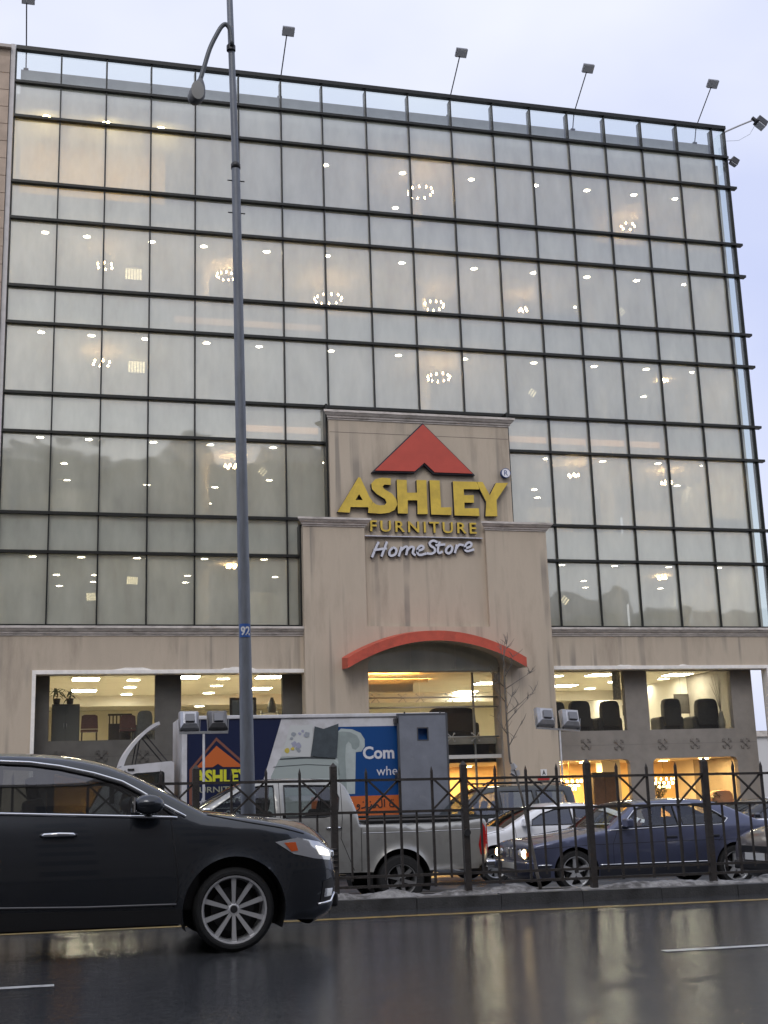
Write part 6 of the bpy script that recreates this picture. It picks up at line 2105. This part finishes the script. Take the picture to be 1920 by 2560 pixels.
# roof emblem and lettering
em = tp('emblem_outline', [(3.44, 2.58), (4.22, 1.88), (4.22, .9), (4.16, .9), (4.16, 1.86), (3.44, 2.51), (2.92, 1.90), (2.92, .9), (2.86, .9), (2.86, 1.91)], P('print_brown', (.20, .075, .05), .5), .008)
tp('emblem_roof', [(3.44, 2.40), (4.02, 1.94), (3.58, 1.95), (3.47, 2.02), (3.36, 1.95), (3.00, 1.95)], org, .010, em)
def tt(body, u0, u1, v0, v1, mat, off=.0, shear=0.0, parent=None, lift=.012, name='lettering'):
    return fit_text(MB(), body, u0, u1, v0, v1, TYs + .03 - lift, TYs + .03 - lift + .004, XZ, offset=off, shear=shear).build(name, mat, parent or truck)
yprint = P('print_yellow', (.60, .60, .03), .5)
tt('ASHLEY', 2.96, 4.13, 1.60, 1.90, yprint, off=.045)
tt('FURNITURE', 2.98, 4.10, 1.42, 1.54, P('print_grey_text', (.30, .30, .22), .5), off=.01)
mb = MB()
s0, ox, oz = .275, 9.89, 8.83
for strokes in HS:
    for st in strokes: stroke(mb, [(3.0 + (u - ox) * .29, 1.14 + (v_ - oz) * .36) for u, v_ in st], .022, TYs + .018, TYs + .021, XZ, 3)
mb.build('script_lettering', pwh, truck)
MB().box(2.96, 4.15, TYs + .018, TYs + .022, 1.08, 1.09).build('lettering_rule', pwh, truck)
tt('Com', 6.68, 7.40, 2.04, 2.32, pwh, off=.03)
tt('whe', 6.98, 7.46, 1.68, 1.88, pwh, off=.0)
# Arabic word on the orange band
ar = [[(7.36, 1.00), (7.34, 1.08), (7.28, 1.10), (7.26, 1.03), (7.30, 1.0), (7.36, 1.01)], [(7.14, 1.16), (7.14, 1.01)], [(7.08, 1.16), (7.08, 1.01), (7.02, 1.0), (6.98, 1.05), (6.94, 1.03), (6.92, 1.0), (6.86, 1.0), (6.84, 1.06)], [(6.84, 1.04), (6.80, 1.0), (6.74, 1.0), (6.72, 1.06), (6.70, 1.01), (6.62, .99)], [(6.58, 1.05), (6.54, 1.07), (6.52, 1.03), (6.57, 1.02), (6.56, .97), (6.50, .94)], [(6.44, 1.04), (6.42, .98), (6.34, .95)]]
mb = MB()
for q, st in enumerate(ar): stroke(mb, st, .026, TYs + .018 - .0004 * q, TYs + .022, XZ, 4)
for (u, v_) in ((7.30, 1.145), (7.34, 1.145), (6.82, 1.12), (6.66, 1.12), (7.0, 1.12)):
    mb.box(u - .013, u + .013, TYs + .017, TYs + .022, v_ - .013, v_ + .013)
mb.build('arabic_lettering', P('print_black', (.03, .02, .02), .5), truck)
ar2 = [[(3.75, .98), (3.69, 1.03), (3.64, .98), (3.7, .95), (3.75, .98)], [(3.62, 1.0), (3.58, .94), (3.50, .93)], [(3.40, 1.10), (3.40, .98), (3.34, .97)], [(3.28, 1.02), (3.24, .94), (3.16, .92)], [(3.95, 1.02), (3.88, 1.04), (3.86, .98), (3.92, .97)]]
mb = MB()
for q, st in enumerate(ar2): stroke(mb, st, .022, TYs + .018 - .0004 * q, TYs + .022, XZ, 4)
mb.box(3.44, 3.465, TYs + .018, TYs + .022, .90, .925)
mb.build('arabic_lettering', pwh, truck)
# rear door folded along the side, with its little opening
dgrey = P('galvanised_door', (.20, .215, .25), .55, metal=.25, ns=2.5, na=.12, bump=.1, bs=20, dirt=(.30, .31, .33), ds=3.5, dmin=.6, dmax=.78)
dr = MB()
dr.prism([(7.47, .30), (8.60, .30), (8.60, 3.0), (7.47, 3.0)], TYs - .14, TYs - .09, XZ, [[(7.92, 2.43), (8.15, 2.43), (8.15, 2.69), (7.92, 2.69)]])
rd = dr.build('rear_door', dgrey, truck)
for (a, b, c, d) in ((7.45, 7.49, .28, 3.02), (8.58, 8.62, .28, 3.02), (7.49, 8.58, 2.985, 3.02), (7.49, 8.58, .28, .315)):
    MB().box(a, b, TYs - .15, TYs - .08, c, d).build('door_edge', P('door_edge_dark', (.07, .075, .085), .5), rd)
for (a, b, c, d) in ((7.90, 7.925, 2.41, 2.71), (8.145, 8.17, 2.41, 2.71), (7.925, 8.145, 2.685, 2.71), (7.925, 8.145, 2.41, 2.435)):
    MB().box(a, b, TYs - .146, TYs - .085, c, d).build('opening_frame', MATS['door_edge_dark'], rd)
for z in (.7, 1.6, 2.8): MB().box(7.40, 7.47, TYs - .15, TYs + .02, z, z + .12).build('hinge', dark_metal, rd)
for x in (7.62, 8.45): MB().box(x, x + .03, TYs - .12, TYs - .08, 3.02, 3.06).build('latch', dark_metal, rd)
# cab
cabp = [(.75, -.0), (.72, .7), (.82, 1.15), (1.15, 1.75), (1.38, 1.98), (1.50, 2.03), (2.50, 2.11), (2.56, 2.08), (2.58, .35), (2.58, .0)]
ck = [(x, z) for x, z in cabp]
win = [(1.40, 1.22), (1.62, 1.83), (1.75, 1.87), (2.32, 1.90), (2.36, 1.86), (2.36, 1.24)]
for yy, sd in ((27.75, 1), (29.45, -1)):
    MB().prism(ck, yy, yy + .04 * sd, XZ, [win]).build('cab_side', tw_, truck)
    MB().prism(win, yy + .02 * sd, yy + .03 * sd, XZ).build('cab_window', car_glass, truck)
mb = MB()
vs = []
for (x, z) in ck: vs += [(x, 27.75, z), (x, 29.45, z)]
mb.add(vs, [])
for k in range(len(ck) - 1):
    mb.cur = 1 if k in (2, 3) else 0
    mb.quad(2 * k, 2 * k + 1, 2 * k + 3, 2 * k + 2)
mb.build('cab_shell', [tw_, tint_glass], truck, fixn=False)
MB().box(1.58, 1.72, 27.72, 27.76, 1.93, 1.97).build('marker_lamp', black, truck, bevel=.008)
MB().box(1.2, 1.3, 27.42, 27.60, 1.25, 1.75).build('side_mirror', black, truck, bevel=.02)
MB().bar((1.25, 27.6, 1.6), (1.35, 27.8, 1.7), .025, .025).build('mirror_arm', black, truck)
MB().box(1.62, 1.68, 27.74, 27.76, .75, 1.15).build('door_gap', seam, truck)
MB().box(2.2, 2.34, 27.72, 27.75, 1.08, 1.12).build('door_handle', black, truck)
MB().box(1.6, 2.4, 27.9, 29.3, .9, 1.2).build('cab_seat', fabric_dk, truck, bevel=.05)
# curved wind deflector over the cab
dp = catmull([(1.46, 2.02), (1.54, 2.24), (1.70, 2.48), (1.90, 2.70), (2.10, 2.86), (2.25, 2.925)], 4)
mb = MB()
vs = []
for k, (x, z) in enumerate(dp):
    d = Vector(dp[min(k + 1, len(dp) - 1)]) - Vector(dp[max(0, k - 1)])
    d.normalize()
    nx, nz_ = d.y * .035, -d.x * .035
    for yy in (27.78, 29.42): vs += [(x + nx, yy, z + nz_), (x - nx, yy, z - nz_)]
mb.add(vs, [])
for k in range(len(dp) - 1):
    a = 4 * k
    for (p, q) in ((0, 1), (1, 3), (3, 2), (2, 0)): mb.quad(a + p, a + q, a + 4 + q, a + 4 + p)
mb.quad(0, 1, 3, 2); e_ = 4 * (len(dp) - 1); mb.quad(e_, e_ + 2, e_ + 3, e_ + 1)
mb.build('wind_deflector', tw_, truck, smooth=True, sharp=40)
for yy in (28.0, 29.2):
    MB().bar((1.75, yy, 2.05), (1.85, yy, 2.62), .025, .025).build('deflector_strut', dark_metal, truck)
    MB().bar((2.45, yy, 2.10), (1.95, yy, 2.70), .025, .025).build('deflector_strut', dark_metal, truck)
MB().box(1.0, 8.4, 28.0, 29.1, zt + .55, zt + .95).build('chassis', black, truck)
for x in (1.55, 6.6):
    for yy, sd in ((27.85, -1), (29.35, 1)):
        wheel(truck, x - 5.0, yy - 28.5, .42, .42, .24, .26, sd, 6, 'single', grey_metal)

# ------------------------------------------------------------------ driver in the blue sedan
def skin_figure(name, label, verts, edges, radii, mat, root_i, loc):
    me = bpy.data.meshes.new(name)
    me.from_pydata(verts, edges, [])
    o = bpy.data.objects.new(name, me)
    COL.objects.link(o)
    md = o.modifiers.new('skin', 'SKIN')
    md.use_smooth_shade = True
    for k, r in enumerate(radii):
        sv = me.skin_vertices[0].data[k]
        sv.radius = (r, r) if not isinstance(r, tuple) else r
        sv.use_root = (k == root_i)
    sb = o.modifiers.new('sub', 'SUBSURF')
    sb.levels = 2
    sb.render_levels = 2
    dg = bpy.context.evaluated_depsgraph_get()
    dg.update()
    m2_ = bpy.data.meshes.new_from_object(o.evaluated_get(dg))
    bpy.data.objects.remove(o)
    bpy.data.meshes.remove(me)
    m2_.materials.clear()
    m2_.materials.append(mat)
    m2_.polygons.foreach_set('use_smooth', [True] * len(m2_.polygons))
    m2_.name = name
    return m2_
zb = zo(9.05, 18.43)
HX, HY = 9.34, 18.86
# pelvis, waist, chest, neck, head base, head top ; arms ; legs
pv = [(9.66, HY, zb + .52), (9.60, HY, zb + .70), (9.50, HY, zb + .90), (9.43, HY, zb + 1.02), (9.38, HY, zb + 1.10), (9.335, HY, zb + 1.17), (9.33, HY, zb + 1.235),
      (9.50, HY - .17, zb + .93), (9.38, HY - .24, zb + .74), (9.16, HY - .12, zb + .86), (9.13, HY - .08, zb + .98),
      (9.50, HY + .17, zb + .93), (9.36, HY + .24, zb + .72), (9.10, HY + .20, zb + .78), (9.02, HY + .18, zb + .84),
      (9.62, HY - .10, zb + .50), (9.22, HY - .14, zb + .56), (9.06, HY - .14, zb + .26),
      (9.62, HY + .10, zb + .50), (9.22, HY + .14, zb + .56), (9.06, HY + .14, zb + .26)]
pe = [(0, 1), (1, 2), (2, 3), (3, 4), (4, 5), (5, 6), (2, 7), (7, 8), (8, 9), (9, 10), (2, 11), (11, 12), (12, 13), (13, 14), (0, 15), (15, 16), (16, 17), (0, 18), (18, 19), (19, 20)]
pr2 = [(.15, .17), (.14, .16), (.14, .17), .06, .065, .085, .07, .075, .055, .042, .04, .075, .055, .042, .04, .09, .075, .055, .09, .075, .055]
jacket = P('dark_jacket', (.012, .012, .014), .8, ns=12, na=.2)
person = thing('person', 'person in a dark jacket driving the blue sedan, one hand raised', 'person', (9.66, HY, zb + .4))
me_ = skin_figure('body', '', [tuple(Vector(p) - Vector((9.66, HY, zb + .4))) for p in pv], pe, pr2, jacket, 0, None)
ob = bpy.data.objects.new('body', me_); COL.objects.link(ob); ob.parent = person
skin_c = P('skin', (.32, .19, .13), .5)
hdm = MB()
hdm.lathe([(0, -.12), (.045, -.115), (.065, -.07), (.078, -.01), (.08, .05), (.066, .095), (.035, .12), (0, .125)], (0, 0, 0), (0, 0, 1), 18)
hdm.v = [(9.325 + v[0] * 1.12 - (.012 if v[2] < -.05 else 0), HY + v[1] * .95, zb + 1.20 + v[2]) for v in hdm.v]
hdm.cur = 0
for (a, b) in ((-.095, -.005),): hdm.obox((9.325 - .092, HY, zb + 1.195), (.016, .011, .022), Matrix.Rotation(R(-20), 3, 'Y'))
hdo = hdm.build('head', skin_c, person, smooth=True)
for sd in (-1, 1):
    MB().lathe([(0, -.006), (.010, 0), (0, .006)], (9.325 - .082, HY + sd * .032, zb + 1.215), (1, 0, 0), 8).build('eye', black, hdo)
    MB().obox((9.335, HY + sd * .08, zb + 1.195), (.016, .006, .028)).build('ear', skin_c, hdo, bevel=.004)
MB().obox((9.325 - .088, HY, zb + 1.145), (.005, .022, .004)).build('mouth', P('lips', (.2, .07, .06), .5), hdo)
hm = MB()
hm.lathe([(.084, -.03), (.09, .02), (.088, .06), (.07, .11), (.035, .135), (0, .138)], (0, 0, 0), (0, 0, 1), 18)
hm.v = [(9.340 + v[0] * 1.08, HY + v[1] * .98, zb + 1.205 + v[2] + (.05 if v[0] < -.05 and v[2] < .05 else 0)) for v in hm.v]
hm.build('hair', P('black_hair', (.01, .009, .008), .6), hdo, smooth=True)
person.location = person.location + Vector((-.10, 0, -.05))
# raised hand with bent fingers
for (cx_, cy_, cz_, dirx) in ((9.115, HY - .075, zb + 1.0, 1), (9.0, HY + .18, zb + .855, 1)):
    hb = MB()
    hb.obox((cx_, cy_, cz_), (.018, .038, .042), Matrix.Rotation(R(15), 3, 'Y'))
    for f in range(4):
        y0 = cy_ - .028 + .019 * f
        L = (.060, .070, .066, .052)[f]
        hb.tube([(cx_, y0, cz_ + .035), (cx_ + .012, y0, cz_ + .035 + L * .5), (cx_ + .038, y0, cz_ + .035 + L * .85)], [.0095, .009, .007], 6)
    hb.tube([(cx_, cy_ - .036, cz_ - .01), (cx_ + .02, cy_ - .055, cz_ + .015), (cx_ + .035, cy_ - .05, cz_ + .04)], [.011, .010, .008], 6)
    hb.build('hand', skin_c, person, smooth=True)
